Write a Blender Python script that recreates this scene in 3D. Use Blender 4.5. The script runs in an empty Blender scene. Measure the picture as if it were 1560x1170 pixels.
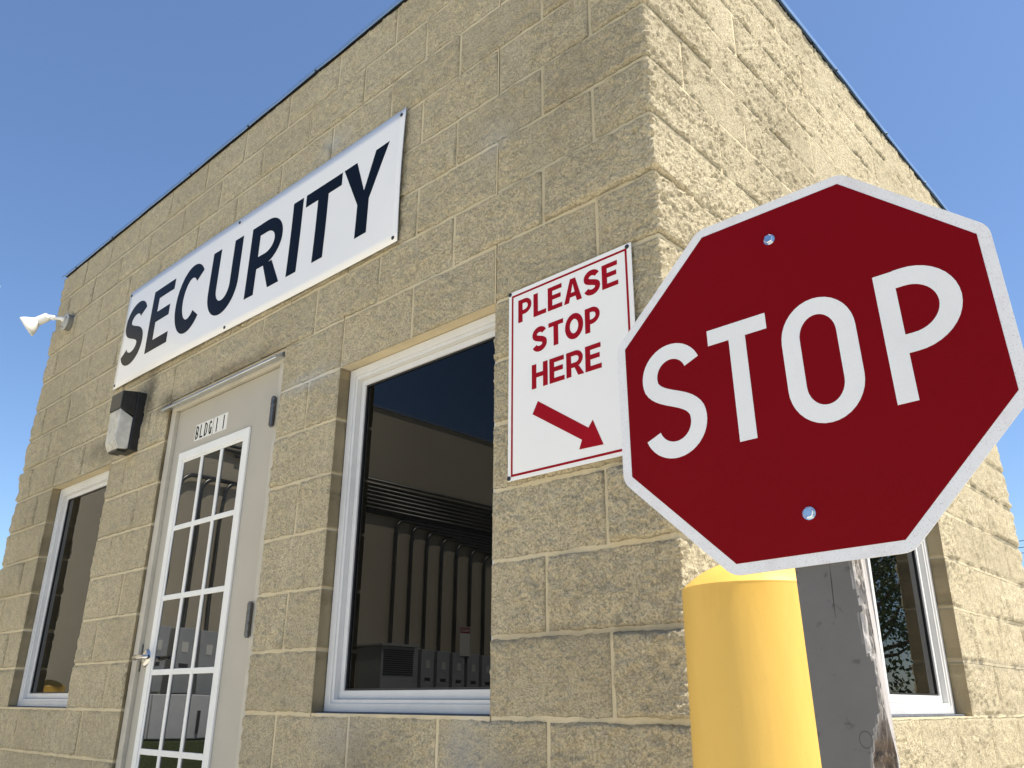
import bpy, math, random
import numpy as np
from mathutils import Vector, Matrix

random.seed(7)
rng = np.random.RandomState(11)
scn = bpy.context.scene
COL = scn.collection

# ------------------------------------------------------------------ camera, sky, sun, exposure
B = 0.2032                                   # one course / one half block
cam_d = bpy.data.cameras.new('camera'); cam = bpy.data.objects.new('camera', cam_d); COL.objects.link(cam)
RT = Vector((0.733668, 0.679486, 0.005412)); DN = Vector((-0.239855, 0.266416, -0.933537)); FW = Vector((-0.635767, 0.683609, 0.35844))
m = Matrix((RT, -DN, -FW)).transposed().to_4x4(); m.translation = Vector((1.03980, -1.69543, 0.03647))
cam.matrix_world = m
cam_d.sensor_width = 36; cam_d.lens = 1267.536 / 1560 * 36; cam_d.clip_start = 0.02; cam_d.clip_end = 2000
scn.camera = cam
SUN_EL, SUN_AZ = 64.0, 20.0                  # azimuth from +X towards +Y
world = bpy.data.worlds.new('World'); scn.world = world; world.use_nodes = True
nt = world.node_tree; nt.nodes.clear()
sky = nt.nodes.new('ShaderNodeTexSky'); sky.sky_type = 'NISHITA'; sky.sun_disc = False
sky.sun_elevation = math.radians(SUN_EL); sky.sun_rotation = math.radians(90 - SUN_AZ)
sky.altitude = 200; sky.air_density = 1.0; sky.dust_density = 0.6; sky.ozone_density = 6.0
bg = nt.nodes.new('ShaderNodeBackground'); bg.inputs['Strength'].default_value = 0.105
wo = nt.nodes.new('ShaderNodeOutputWorld'); nt.links.new(sky.outputs[0], bg.inputs[0]); nt.links.new(bg.outputs[0], wo.inputs[0])
sl = bpy.data.lights.new('sun', 'SUN'); sl.energy = 5.0; sl.angle = math.radians(0.5); sl.color = (1.0, 0.94, 0.83)
so = bpy.data.objects.new('sun', sl); COL.objects.link(so)
e, a = math.radians(SUN_EL), math.radians(SUN_AZ)
SUND = Vector((math.cos(e) * math.cos(a), math.cos(e) * math.sin(a), math.sin(e)))
so.rotation_euler = SUND.to_track_quat('Z', 'Y').to_euler(); so.location = (6, 4, 12)
scn.view_settings.view_transform = 'Standard'; scn.view_settings.look = 'None'
scn.view_settings.exposure = 0.85; scn.view_settings.gamma = 1.0; scn.view_settings.use_curve_mapping = False
scn.render.engine = 'CYCLES'
try:
    scn.cycles.max_bounces = 8; scn.cycles.diffuse_bounces = 5; scn.cycles.glossy_bounces = 4
except Exception: pass

# ------------------------------------------------------------------ tagging helpers
def tag(o, label=None, cat=None, group=None, kind=None):
    if label: o['label'] = label
    if cat: o['category'] = cat
    if group: o['group'] = group
    if kind: o['kind'] = kind
    return o

def empty(name, loc=(0, 0, 0)):
    o = bpy.data.objects.new(name, None); o.location = loc; o.empty_display_size = 0.1
    COL.objects.link(o); return o

def wloc(p):
    v = Vector((0, 0, 0))
    while p is not None:
        v += p.location; p = p.parent
    return v

class MB:
    def __init__(s): s.v = []; s.f = []; s.mi = []
    def add(s, vs, fs, mi=0):
        n = len(s.v); s.v.extend([tuple(map(float, x)) for x in vs])
        for f in fs: s.f.append(tuple(i + n for i in f)); s.mi.append(mi)
    def box(s, x0, x1, y0, y1, z0, z1, mi=0):
        if x0 > x1: x0, x1 = x1, x0
        if y0 > y1: y0, y1 = y1, y0
        s.add([(x0,y0,z0),(x1,y0,z0),(x1,y1,z0),(x0,y1,z0),(x0,y0,z1),(x1,y0,z1),(x1,y1,z1),(x0,y1,z1)],
              [(0,3,2,1),(4,5,6,7),(0,1,5,4),(1,2,6,5),(2,3,7,6),(3,0,4,7)], mi)
    def prism(s, pts, w, n, mi=0):           # pts: closed 3d loop, extruded by vector n*w
        k = len(pts); n = Vector(n) * w
        vs = [Vector(p) for p in pts]; vs += [v + n for v in vs]
        s.add(vs, [tuple(range(k - 1, -1, -1)), tuple(range(k, 2 * k))] + [(i, (i + 1) % k, (i + 1) % k + k, i + k) for i in range(k)], mi)
    def tube(s, pts, r, n=12, caps=True, mi=0):
        pts = [Vector(p) for p in pts]; rs = r if hasattr(r, '__len__') else [r] * len(pts)
        ring = []; up = None
        for i, p in enumerate(pts):
            d = (pts[min(i + 1, len(pts) - 1)] - pts[max(i - 1, 0)]).normalized()
            if up is None: up = d.orthogonal().normalized()
            up = (up - d * up.dot(d)).normalized(); sd = d.cross(up)
            ring.append([p + (up * math.cos(t) + sd * math.sin(t)) * rs[i] for t in [2 * math.pi * k / n for k in range(n)]])
        vs = [v for rr in ring for v in rr]; fs = []
        for i in range(len(pts) - 1):
            for k in range(n):
                fs.append((i * n + k, i * n + (k + 1) % n, (i + 1) * n + (k + 1) % n, (i + 1) * n + k))
        if caps: fs.append(tuple(range(n - 1, -1, -1))); fs.append(tuple(range((len(pts) - 1) * n, len(pts) * n)))
        s.add(vs, fs, mi)
    def build(s, name, mats, parent=None, org=None, smooth=False, bevel=0):
        me = bpy.data.meshes.new(name)
        if not isinstance(mats, (list, tuple)): mats = [mats]
        if org is None: org = wloc(parent) if parent is not None else Vector((0, 0, 0))
        org = Vector(org)
        me.from_pydata([Vector(v) - org for v in s.v], [], s.f)
        for mm in mats: me.materials.append(mm)
        if any(s.mi): me.polygons.foreach_set('material_index', s.mi)
        if smooth: me.polygons.foreach_set('use_smooth', [True] * len(me.polygons))
        me.validate(); me.update()
        o = bpy.data.objects.new(name, me); COL.objects.link(o)
        o.location = org - (wloc(parent) if parent is not None else Vector((0, 0, 0)))
        if parent is not None: o.parent = parent
        if bevel:
            md = o.modifiers.new('bevel', 'BEVEL'); md.width = bevel; md.segments = 2; md.limit_method = 'ANGLE'
            md.harden_normals = False
        return o

def center(mb):
    a_ = np.array(mb.v); return Vector((a_.min(0) + a_.max(0)) / 2)

def part(mb, name, mats, parent, **k):
    return mb.build(name, mats, parent, org=center(mb), **k)

# ------------------------------------------------------------------ noise in numpy
def h2(ix, iy, seed):
    n = (ix.astype(np.int64) * 374761393 + iy.astype(np.int64) * 668265263 + seed * 2147483647) & 0xffffffff
    n = ((n ^ (n >> 13)) * 1274126177) & 0xffffffff
    n = (n ^ (n >> 16)) & 0xffffffff
    return (n & 0xffff) / 65535.0
def vn(x, y, s, seed):
    x = np.asarray(x) / s; y = np.asarray(y) / s
    ix = np.floor(x); iy = np.floor(y); fx = x - ix; fy = y - iy
    fx = fx * fx * (3 - 2 * fx); fy = fy * fy * (3 - 2 * fy)
    a0 = h2(ix, iy, seed); b0 = h2(ix + 1, iy, seed); c0 = h2(ix, iy + 1, seed); d0 = h2(ix + 1, iy + 1, seed)
    return (a0 * (1 - fx) + b0 * fx) * (1 - fy) + (c0 * (1 - fx) + d0 * fx) * fy - 0.5

# ------------------------------------------------------------------ materials
MATS = {}
def newmat(name):
    mt = bpy.data.materials.new(name); mt.use_nodes = True
    t = mt.node_tree; b = t.nodes['Principled BSDF']
    return mt, t, b
def nd(t, typ, **kw):
    n = t.nodes.new(typ)
    for k, v in kw.items(): setattr(n, k, v)
    return n
def noise(t, scale, detail=4, rough=0.6, vec=None, dist=0.0):
    n = nd(t, 'ShaderNodeTexNoise'); n.inputs['Scale'].default_value = scale; n.inputs['Detail'].default_value = detail
    n.inputs['Roughness'].default_value = rough; n.inputs['Distortion'].default_value = dist
    if vec is not None: t.links.new(vec, n.inputs['Vector'])
    return n.outputs['Fac']
def ramp(t, fac, stops):
    r = nd(t, 'ShaderNodeValToRGB'); cr = r.color_ramp
    while len(cr.elements) < len(stops): cr.elements.new(0.5)
    for el, (p_, c_) in zip(cr.elements, stops):
        el.position = p_; el.color = (c_, c_, c_, 1) if not hasattr(c_, '__len__') else (*c_, 1)
    t.links.new(fac, r.inputs[0]); return r.outputs[0]
def mix(t, fac, a_, b_, mode='MIX'):
    n = nd(t, 'ShaderNodeMix', data_type='RGBA', blend_type=mode)
    for sock, val in ((n.inputs[0], fac), (n.inputs[6], a_), (n.inputs[7], b_)):
        if hasattr(val, 'links') or hasattr(val, 'is_linked'): t.links.new(val, sock)
        elif hasattr(val, '__len__'): sock.default_value = (*val, 1)
        else: sock.default_value = val
    return n.outputs[2]
def pos(t): return nd(t, 'ShaderNodeNewGeometry').outputs['Position']
def bump(t, b, h, dist, strength=1.0, prev=None):
    n = nd(t, 'ShaderNodeBump'); n.inputs['Distance'].default_value = dist; n.inputs['Strength'].default_value = strength
    t.links.new(h, n.inputs['Height'])
    if prev is not None: t.links.new(prev, n.inputs['Normal'])
    t.links.new(n.outputs[0], b.inputs['Normal']); return n.outputs[0]
def simple(name, col, rough=0.5, metal=0.0, var=0.06, vs=8.0, bmp=0.0, bs=200.0, ior=1.45, coat=0.0, spec=0.5):
    if name in MATS: return MATS[name]
    mt, t, b = newmat(name); p_ = pos(t)
    f = noise(t, vs, 5, 0.65, p_)
    lo = tuple(c * (1 - var) for c in col); hi = tuple(min(1, c * (1 + var)) for c in col)
    t.links.new(ramp(t, f, [(0.3, lo), (0.7, hi)]), b.inputs['Base Color'])
    b.inputs['Metallic'].default_value = metal; b.inputs['IOR'].default_value = ior
    b.inputs['Specular IOR Level'].default_value = spec
    b.inputs['Coat Weight'].default_value = coat; b.inputs['Coat Roughness'].default_value = 0.05
    rr = nd(t, 'ShaderNodeMapRange'); rr.inputs[3].default_value = max(0, rough - 0.06); rr.inputs[4].default_value = rough + 0.06
    t.links.new(noise(t, vs * 4, 3, 0.6, p_), rr.inputs[0]); t.links.new(rr.outputs[0], b.inputs['Roughness'])
    if bmp: bump(t, b, noise(t, bs, 3, 0.6, p_), bmp)
    MATS[name] = mt; return mt

def stains(t, col, p_, items):
    for (cx, cz, sx, sz, c_, amt, ns) in items:
        mp = nd(t, 'ShaderNodeMapping', vector_type='POINT'); mp.inputs['Location'].default_value = (-cx / sx, 0, -cz / sz); mp.inputs['Scale'].default_value = (1 / sx, 0, 1 / sz)
        t.links.new(p_, mp.inputs['Vector'])
        ln = nd(t, 'ShaderNodeVectorMath', operation='LENGTH'); t.links.new(mp.outputs[0], ln.inputs[0])
        nz = nd(t, 'ShaderNodeMath', operation='MULTIPLY_ADD'); t.links.new(noise(t, ns, 5, 0.7, p_, 0.5), nz.inputs[0]); nz.inputs[1].default_value = 1.6
        t.links.new(ln.outputs['Value'], nz.inputs[2])
        f = ramp(t, nz.outputs[0], [(0.0, 1.0), (1.0, 0.0)])
        rr = nd(t, 'ShaderNodeMapRange'); t.links.new(nz.outputs[0], rr.inputs[0]); rr.inputs[1].default_value = 0.9; rr.inputs[2].default_value = 1.8; rr.inputs[3].default_value = amt; rr.inputs[4].default_value = 0.0
        col = mix(t, rr.outputs[0], col, c_)
    return col
SOOT = (0.045, 0.04, 0.035); EFF = (0.62, 0.60, 0.54)
STAINS = [(-3.10, 1.52, 0.10, 0.22, SOOT, 0.75, 9), (-3.55, 1.33, 0.35, 0.12, (0.20, 0.17, 0.12), 0.6, 7),
          (-1.62, 1.215, 0.26, 0.05, EFF, 0.75, 14), (-0.68, -0.12, 0.16, 0.20, EFF, 0.6, 12), (-0.55, -0.2, 0.3, 0.2, (0.25, 0.23, 0.2), 0.5, 12), (-1.25, -0.06, 0.2, 0.1, EFF, 0.45, 14), (-1.15, -0.12, 0.3, 0.2, (0.30, 0.26, 0.19), 0.5, 9),
          (-1.62, 2.33, 0.16, 0.10, EFF, 0.55, 12), (-0.62, 1.85, 0.12, 0.10, EFF, 0.45, 14), (-0.25, 0.20, 0.55, 0.03, (0.18, 0.165, 0.14), 0.5, 6),
          (-2.35, 1.44, 0.6, 0.03, (0.20, 0.15, 0.10), 0.6, 12), (-2.88, 1.42, 0.12, 0.09, (0.09, 0.08, 0.06), 0.7, 12), (-0.3, 1.9, 0.6, 0.5, (0.30, 0.26, 0.18), 0.35, 2.5), (-4.3, 1.3, 0.8, 0.9, (0.30, 0.26, 0.17), 0.35, 2.5)]
def block_mat():
    mt, t, b = newmat('split_face_block'); p_ = pos(t)
    big = noise(t, 2.2, 4, 0.6, p_); mid = noise(t, 42, 4, 0.7, p_); fine = noise(t, 170, 4, 0.8, p_); vf = noise(t, 360, 2, 0.6, p_)
    base = ramp(t, big, [(0.3, (0.70, 0.59, 0.385)), (0.7, (0.80, 0.69, 0.465))])
    oi = nd(t, 'ShaderNodeObjectInfo')
    base = mix(t, 1.0, base, ramp(t, oi.outputs['Random'], [(0.0, 0.90), (0.5, 1.0), (1.0, 1.05)]), 'MULTIPLY')
    # pits the paint did not reach, also darkened to paint in weak relief shading
    comb = nd(t, 'ShaderNodeMath', operation='ADD'); s1 = nd(t, 'ShaderNodeMath', operation='MULTIPLY'); s1.inputs[1].default_value = 0.65
    t.links.new(fine, s1.inputs[0]); s2 = nd(t, 'ShaderNodeMath', operation='MULTIPLY'); s2.inputs[1].default_value = 0.35; t.links.new(mid, s2.inputs[0])
    t.links.new(s1.outputs[0], comb.inputs[0]); t.links.new(s2.outputs[0], comb.inputs[1])
    vo = nd(t, 'ShaderNodeTexVoronoi'); vo.inputs['Scale'].default_value = 150; vo.inputs['Randomness'].default_value = 1.0; t.links.new(p_, vo.inputs['Vector'])
    vm = nd(t, 'ShaderNodeMath', operation='MULTIPLY_ADD'); t.links.new(vo.outputs['Distance'], vm.inputs[0]); vm.inputs[1].default_value = -0.30; t.links.new(comb.outputs[0], vm.inputs[2])
    va = nd(t, 'ShaderNodeMath', operation='ADD'); va.inputs[1].default_value = 0.13; t.links.new(vm.outputs[0], va.inputs[0]); comb = va
    pit = ramp(t, comb.outputs[0], [(0.39, 0.9), (0.505, 0.0)])
    col = mix(t, pit, base, (0.45, 0.375, 0.24))
    patch = ramp(t, noise(t, 24, 5, 0.8, p_), [(0.46, 0.0), (0.68, 0.60)])
    col = mix(t, patch, col, (0.42, 0.35, 0.235))
    hl = ramp(t, vf, [(0.55, 0.0), (0.7, 0.45)])
    col = mix(t, hl, col, (0.84, 0.75, 0.55))
    col = stains(t, col, p_, STAINS)
    t.links.new(col, b.inputs['Base Color']); b.inputs['Roughness'].default_value = 0.92; b.inputs['Specular IOR Level'].default_value = 0.2
    n1 = bump(t, b, comb.outputs[0], 0.011, 1.0)
    n2 = bump(t, b, vf, 0.0050, 1.0, n1)
    return mt
def smooth_block_mat():
    mt, t, b = newmat('painted_block_return'); p_ = pos(t)
    col = ramp(t, noise(t, 5, 6, 0.7, p_), [(0.3, (0.47, 0.38, 0.235)), (0.7, (0.56, 0.47, 0.30))])
    rust = ramp(t, noise(t, 9, 5, 0.7, p_), [(0.6, 0.0), (0.8, 0.5)])
    col = mix(t, rust, col, (0.36, 0.27, 0.15))
    t.links.new(col, b.inputs['Base Color']); b.inputs['Roughness'].default_value = 0.8; b.inputs['Specular IOR Level'].default_value = 0.25
    bump(t, b, noise(t, 160, 4, 0.7, p_), 0.002)
    return mt
def mortar_mat():
    mt, t, b = newmat('painted_mortar'); p_ = pos(t)
    col = ramp(t, noise(t, 7, 6, 0.7, p_), [(0.25, (0.53, 0.44, 0.28)), (0.7, (0.655, 0.555, 0.365))])
    dk = ramp(t, noise(t, 2.6, 4, 0.6, p_), [(0.58, 0.0), (0.75, 0.35)])
    col = mix(t, dk, col, (0.27, 0.25, 0.20))
    col = stains(t, col, p_, STAINS)
    t.links.new(col, b.inputs['Base Color']); b.inputs['Roughness'].default_value = 0.85; b.inputs['Specular IOR Level'].default_value = 0.2
    bump(t, b, noise(t, 130, 5, 0.7, p_), 0.003)
    return mt
M_BLOCK = block_mat(); M_SMOOTH = smooth_block_mat(); M_MORTAR = mortar_mat()
M_ALU = simple('white_aluminium_frame', (0.64, 0.63, 0.605), 0.35, 0, 0.07, 6, 0.0004, 300, spec=0.5)
M_GASKET = simple('black_gasket', (0.015, 0.015, 0.016), 0.45)
M_SEAL = simple('grey_sealant', (0.10, 0.11, 0.125), 0.7, 0, 0.4, 30, 0.002, 120)
def glass_mat():
    mt, t, b = newmat('tinted_window_glass'); p_ = pos(t)
    dust = noise(t, 25, 6, 0.7, p_)
    t.links.new(ramp(t, dust, [(0.4, (0.0012, 0.0013, 0.001)), (0.85, (0.004, 0.004, 0.0036))]), b.inputs['Base Color'])
    b.inputs['Roughness'].default_value = 0.0; b.inputs['IOR'].default_value = 1.34
    bump(t, b, noise(t, 1.3, 1, 0.5, p_), 0.0006, 0.5)
    return mt
M_GLASS = glass_mat()
def door_glass_mat():
    mt, t, b = newmat('door_pane_glass'); p_ = pos(t)
    b.inputs['Base Color'].default_value = (0.006, 0.006, 0.006, 1)
    b.inputs['Roughness'].default_value = 0.0; b.inputs['IOR'].default_value = 1.62
    bump(t, b, noise(t, 2.2, 1, 0.5, p_), 0.0018, 0.6)
    return mt
M_DGLASS = door_glass_mat()
M_DOOR = simple('taupe_door_paint', (0.43, 0.395, 0.325), 0.45, 0, 0.05, 4, 0.0003, 250)
M_DFRAME = simple('taupe_frame_paint', (0.49, 0.45, 0.365), 0.5, 0, 0.12, 7, 0.0004, 200)
M_LITE = simple('white_lite_frame', (0.78, 0.77, 0.73), 0.45, 0, 0.04, 9)
M_HINGE = simple('aged_steel_hinge', (0.16, 0.15, 0.14), 0.38, 0.8, 0.35, 60)
M_STEEL = simple('brushed_steel', (0.62, 0.60, 0.56), 0.28, 1.0, 0.1, 40)
M_ZINC = simple('zinc_bolt', (0.66, 0.70, 0.74), 0.25, 1.0, 0.12, 90)
M_DRIP = simple('aluminium_drip_cap', (0.55, 0.58, 0.62), 0.32, 0.85, 0.1, 20)
M_FLASH = simple('blue_metal_flashing', (0.15, 0.245, 0.43), 0.36, 0.0, 0.1, 6, 0.0008, 30, coat=0.6)
M_PLATE = simple('white_sticker', (0.74, 0.72, 0.66), 0.5, 0, 0.05, 30)
M_BLACK = simple('black_vinyl', (0.003, 0.004, 0.007), 0.3, 0, 0.1, 20, spec=0.1)
M_HOUSE = simple('black_lamp_housing', (0.016, 0.016, 0.015), 0.4, 0, 0.5, 30, 0.0006, 250)
M_SCREW = simple('dark_screw', (0.025, 0.03, 0.035), 0.4, 0.4)
M_SIGNW = simple('white_sign_panel', (0.83, 0.81, 0.78), 0.16, 0, 0.012, 3, spec=0.45)
M_SIGNW2 = simple('white_sign_panel_matt', (0.83, 0.81, 0.77), 0.2, 0, 0.015, 3, spec=0.4)
M_SIGNEDGE = simple('grey_sign_edge', (0.28, 0.30, 0.32), 0.4)
M_REDV = simple('red_vinyl', (0.30, 0.004, 0.011), 0.35, 0, 0.04, 10, spec=0.12)
M_FLW = simple('white_lamp_enamel', (0.80, 0.79, 0.74), 0.30, 0, 0.03, 20, coat=0.3)
M_FLG = simple('grey_junction_box', (0.19, 0.185, 0.17), 0.55, 0.2, 0.15, 50)
M_PALEBLK = simple('grey_disc_cover', (0.40, 0.40, 0.38), 0.5, 0.1, 0.15, 50)

# ------------------------------------------------------------------ the ground
def ground_mat():
    mt, t, b = newmat('ground'); p_ = pos(t)
    col = ramp(t, noise(t, 0.8, 8, 0.7, p_), [(0.3, (0.055, 0.085, 0.022)), (0.7, (0.11, 0.13, 0.04))])
    col = mix(t, ramp(t, noise(t, 60, 3, 0.6, p_), [(0.35, 0.6), (0.6, 0.0)]), col, (0.03, 0.045, 0.012))
    t.links.new(col, b.inputs['Base Color']); b.inputs['Roughness'].default_value = 0.95
    bump(t, b, noise(t, 45, 4, 0.7, p_), 0.03); return mt
def conc_mat():
    mt, t, b = newmat('concrete_pavement'); p_ = pos(t)
    col = ramp(t, noise(t, 1.5, 8, 0.7, p_), [(0.3, (0.60, 0.56, 0.47)), (0.7, (0.70, 0.66, 0.56))])
    col = mix(t, ramp(t, noise(t, 120, 3, 0.6, p_), [(0.4, 0.3), (0.6, 0.0)]), col, (0.3, 0.28, 0.24))
    t.links.new(col, b.inputs['Base Color']); b.inputs['Roughness'].default_value = 0.9
    bump(t, b, noise(t, 90, 4, 0.7, p_), 0.002); return mt
GZ = -4 * B - 0.01
g = MB(); g.add([(-600, -600, GZ), (600, -600, GZ), (600, 600, GZ), (-600, 600, GZ)], [(0, 1, 2, 3)])
tag(g.build('ground', ground_mat()), kind='structure')
g = MB(); g.box(-6.3, 24.0, -26.0, 9.0, GZ - 0.1, GZ + 0.012)
tag(g.build('pavement', conc_mat()), kind='structure')

# ------------------------------------------------------------------ guard building of split-face block
bld = tag(empty('guard_building', (0, 0, GZ)), 'small tan split-face block guard building with blue metal roof edge', 'building')
NX, NY = 24, 16.5                            # half blocks along the front and the right side
TOP = 14
FOPEN = [(3, 7, 0, 6), (9, 14, -4, 7), (17, 21, 0, 6)]       # k0,k1,j0,j1
ROPEN = [(4, 10, 0, 6)]
# mortar core: boxes with the openings left free
def core_rects(n, opens, ext):
    ks = sorted({0, n} | {o[0] for o in opens} | {o[1] for o in opens}); out = []
    for k0, k1 in zip(ks[:-1], ks[1:]):
        op = [o for o in opens if o[0] <= k0 and o[1] >= k1]
        if not op: out.append((k0, k1, -4, TOP, 0, 0))
        else:
            o = op[0]
            if o[2] > -4: out.append((k0, k1, -4, o[2], 0, -1))
            out.append((k0, k1, o[3], TOP, 1, 0))
    return out
R_ = 0.0003
cm = MB(); g5 = 0.005
for k0, k1, j0, j1, up, dn in core_rects(NX, FOPEN, 0):
    e0 = g5 if any(o[1] == k0 for o in FOPEN) and not up and not dn else 0
    e1 = g5 if any(o[0] == k1 for o in FOPEN) and not up and not dn else 0
    xa = -k0 * B - e0; xb = -k1 * B + e1
    if k0 == 0: xa = -0.03
    if k1 == NX: xb = -NX * B + 0.03
    cm.box(xb, xa, R_, 0.19, j0 * B if j0 > -4 else GZ - 0.2, j1 * B + (0.004 if up == 0 and dn else 0))
cr = MB()
C_ = 0.006; ZA = GZ - 0.2
cr.prism([(-.03, R_, ZA), (-C_, R_, ZA), (-R_, C_, ZA), (-R_, .19, ZA), (-.03, .19, ZA)], TOP * B - ZA, (0, 0, 1))
xl_ = -NX * B
cr.prism([(xl_ + .03, R_, ZA), (xl_ + .03, .19, ZA), (xl_ + R_, .19, ZA), (xl_ + R_, C_, ZA), (xl_ + C_, R_, ZA)], TOP * B - ZA, (0, 0, 1))
for k0, k1, j0, j1, up, dn in core_rects(NY, ROPEN, 0):
    ya = max(k0 * B, 0.1902); yb = k1 * B
    if k1 == NY: yb -= R_
    if any(o[0] == k1 for o in ROPEN) and not up and not dn: yb -= g5
    if any(o[1] == k0 for o in ROPEN) and not up and not dn: ya += g5
    cr.box(-0.19, -R_, ya, yb, j0 * B if j0 > -4 else GZ - 0.2, j1 * B)
# left and back cores
cr.box(-NX * B + R_, -NX * B + 0.19, 0.1902, NY * B - R_, GZ - 0.2, TOP * B)
cr.box(-NX * B + 0.1902, -0.1902, NY * B - 0.19, NY * B - R_, GZ - 0.2, TOP * B)
cm.v += []; n0 = len(cm.v); cm.v += cr.v; cm.f += [tuple(i + n0 for i in f) for f in cr.f]; cm.mi += cr.mi
part(cm, 'mortar_wall', M_MORTAR, bld)

def hfield(s, z, wid, seed, px, pz, res):
    """split-face relief; s,z metres along the wall, seed varies per block"""
    o = seed * 13.37
    h = 0.011 * vn(s + o, z, 0.10, seed) + 0.0035 * vn(s, z + o, 0.045, seed + 1) + 0.0038 * vn(s + o, z - o, 0.021, seed + 2)
    if res < 0.013: h = h + 0.0062 * vn(s - o, z + o, 0.0105, seed + 3)
    if res < 0.007: h = h + 0.0060 * vn(s - o, z - o, 0.0056, seed + 4)
    # chips: sharp terraces typical of split faces
    c = vn(s + 2 * o, z, 0.035, seed + 5); h = h + 0.0015 * np.clip((c - 0.1) * 12, 0, 1) - 0.0045 * np.clip((-c - 0.22) * 10, 0, 1)
    return h

def make_block(path, z0, z1, sides, res, seed, name='block', prot=0.0, corner=False, fall=(1, 1)):
    """path: list of (x,y) base points on the wall line, last/first ends are joints; sides: depth of (start, end, bottom, top) returns"""
    P = [Vector((p[0], p[1])) for p in path]
    # sample the path
    segs = [(P[i + 1] - P[i]).length for i in range(len(P) - 1)]; L = sum(segs)
    n = max(4, int(round(L / res))); S = np.linspace(0, L, n + 1)
    X = np.zeros(n + 1); Y = np.zeros(n + 1); NXv = np.zeros(n + 1); NYv = np.zeros(n + 1)
    acc = 0; lens = []
    for i, sg in enumerate(segs):
        d = (P[i + 1] - P[i]) / sg; nr = Vector((d.y, -d.x)); mk = (S >= acc - 1e-9) & (S <= acc + sg + 1e-9)
        X[mk] = P[i].x + d.x * (S[mk] - acc); Y[mk] = P[i].y + d.y * (S[mk] - acc); NXv[mk] = nr.x; NYv[mk] = nr.y
        acc += sg; lens.append(acc)
    pull = np.zeros(n + 1)
    if corner:
        sc = lens[0]; w = 0.006
        d0 = (P[1] - P[0]).normalized(); d1 = (P[2] - P[1]).normalized()
        n0_ = np.array([d0.y, -d0.x]); n1_ = np.array([d1.y, -d1.x])
        t = np.clip((S - sc) / (2 * w) + 0.5, 0, 1)
        ta = np.minimum(1, 2 * (1 - t)); tb = np.minimum(1, 2 * t); NXv = n0_[0] * ta + n1_[0] * tb; NYv = n0_[1] * ta + n1_[1] * tb
        pull = 0.0028 * np.exp(-((S - sc) / 0.006) ** 2)
    mz = max(4, int(round((z1 - z0) / res))); Z = np.linspace(z0, z1, mz + 1)
    SS, ZZ = np.meshgrid(S, Z)
    r1 = random.Random(seed)
    tilt = (r1.uniform(-1, 1) * 0.0025, r1.uniform(-1, 1) * 0.0025); off = prot + r1.uniform(0.0030, 0.0065) + (r1.uniform(-0.001, 0.012) if corner else 0)
    H = hfield(SS + seed * 0.77, ZZ, L, seed, 0, 0, res) + off + tilt[0] * (SS / L - 0.5) * 2 + tilt[1] * ((ZZ - z0) / (z1 - z0) - 0.5) * 2
    # fall towards the joints, ragged
    rag = 0.005 + 0.010 * (vn(SS * 1.0, ZZ, 0.03, seed + 9) + 0.5)
    dz = np.minimum(ZZ - z0, z1 - ZZ); ds = np.full_like(SS, 1.0)
    if fall[0]: ds = np.minimum(ds, SS)
    if fall[1]: ds = np.minimum(ds, L - SS)
    ed = np.minimum(dz, ds); k = np.clip(ed / rag, 0, 1); k = k * (2 - k)
    H = np.where(H < 0.0022, 0.0022 + 0.25 * (H - 0.0022), H); H = np.maximum(H, 0.0010)
    H = 0.0004 + H * (0.03 + 0.97 * k)
    H = np.minimum(H, 0.010 + 0.2 * np.maximum(H - 0.010, 0)) if z1 > TOP * B - 0.01 else H
    if not corner: H = np.minimum(H, 0.0150)
    if corner: H = H - pull[None, :] * (1 + 1.6 * vn(ZZ, SS, 0.05, seed + 12) + 2.0 * vn(ZZ, SS, 0.018, seed + 13) + 2.0 * vn(ZZ, SS, 0.008, seed + 14))
    if corner: H = H + 0.004 * vn(ZZ + seed, SS, 0.045, seed + 15) * np.exp(-((S - sc) / 0.03) ** 2)[None, :]; H = np.maximum(H, 0.0004)
    # ragged arrises: wander the joint edges a little
    jb = 1 - np.clip(ed / 0.018, 0, 1)
    if sides[2] < 0.1 and sides[3] < 0.15:
        ZZ = ZZ + jb * 0.0050 * (vn(SS + seed, ZZ * 0 + np.where(ZZ - z0 < z1 - ZZ, 0.0, 3.0), 0.035, seed + 21) + 0.7 * vn(SS + seed, ZZ * 0, 0.009, seed + 22))
    VX = X[None, :] + NXv[None, :] * H; VY = Y[None, :] + NYv[None, :] * H
    V = np.stack([VX, VY, ZZ], -1).reshape(-1, 3)
    W = n + 1; q = np.arange(mz)[:, None] * W + np.arange(n)[None, :]
    F = np.stack([q, q + 1, q + W + 1, q + W], -1).reshape(-1, 4)
    nv = len(V); verts = [V]; faces = [F]; mats = [np.zeros(len(F), int)]
    # returns
    def ret(idx, dep_vec, flip, mi):
        nonlocal nv
        base = V[idx]; v2 = base + dep_vec
        verts.append(v2); k_ = len(idx); i0 = np.arange(k_ - 1)
        a_ = idx[:-1]; b_ = idx[1:]; c_ = nv + i0 + 1; d_ = nv + i0
        f = np.stack([a_, b_, c_, d_] if flip else [a_, d_, c_, b_], -1); faces.append(f); mats.append(np.full(len(f), mi)); nv += k_
    inn = np.stack([-NXv, -NYv, np.zeros(n + 1)], -1)
    st = np.arange(mz + 1) * W; en = st + n; bo = np.arange(W); tp = mz * W + bo
    def dv(i, d): return inn[i] * d
    ret(st, dv(0, sides[0])[None, :].repeat(mz + 1, 0), False, 1 if sides[0] > 0.1 else 0)
    ret(en, dv(n, sides[1])[None, :].repeat(mz + 1, 0), True, 1 if sides[1] > 0.1 else 0)
    ret(bo, inn * sides[2], True, 1 if sides[2] > 0.1 else 0)
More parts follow.
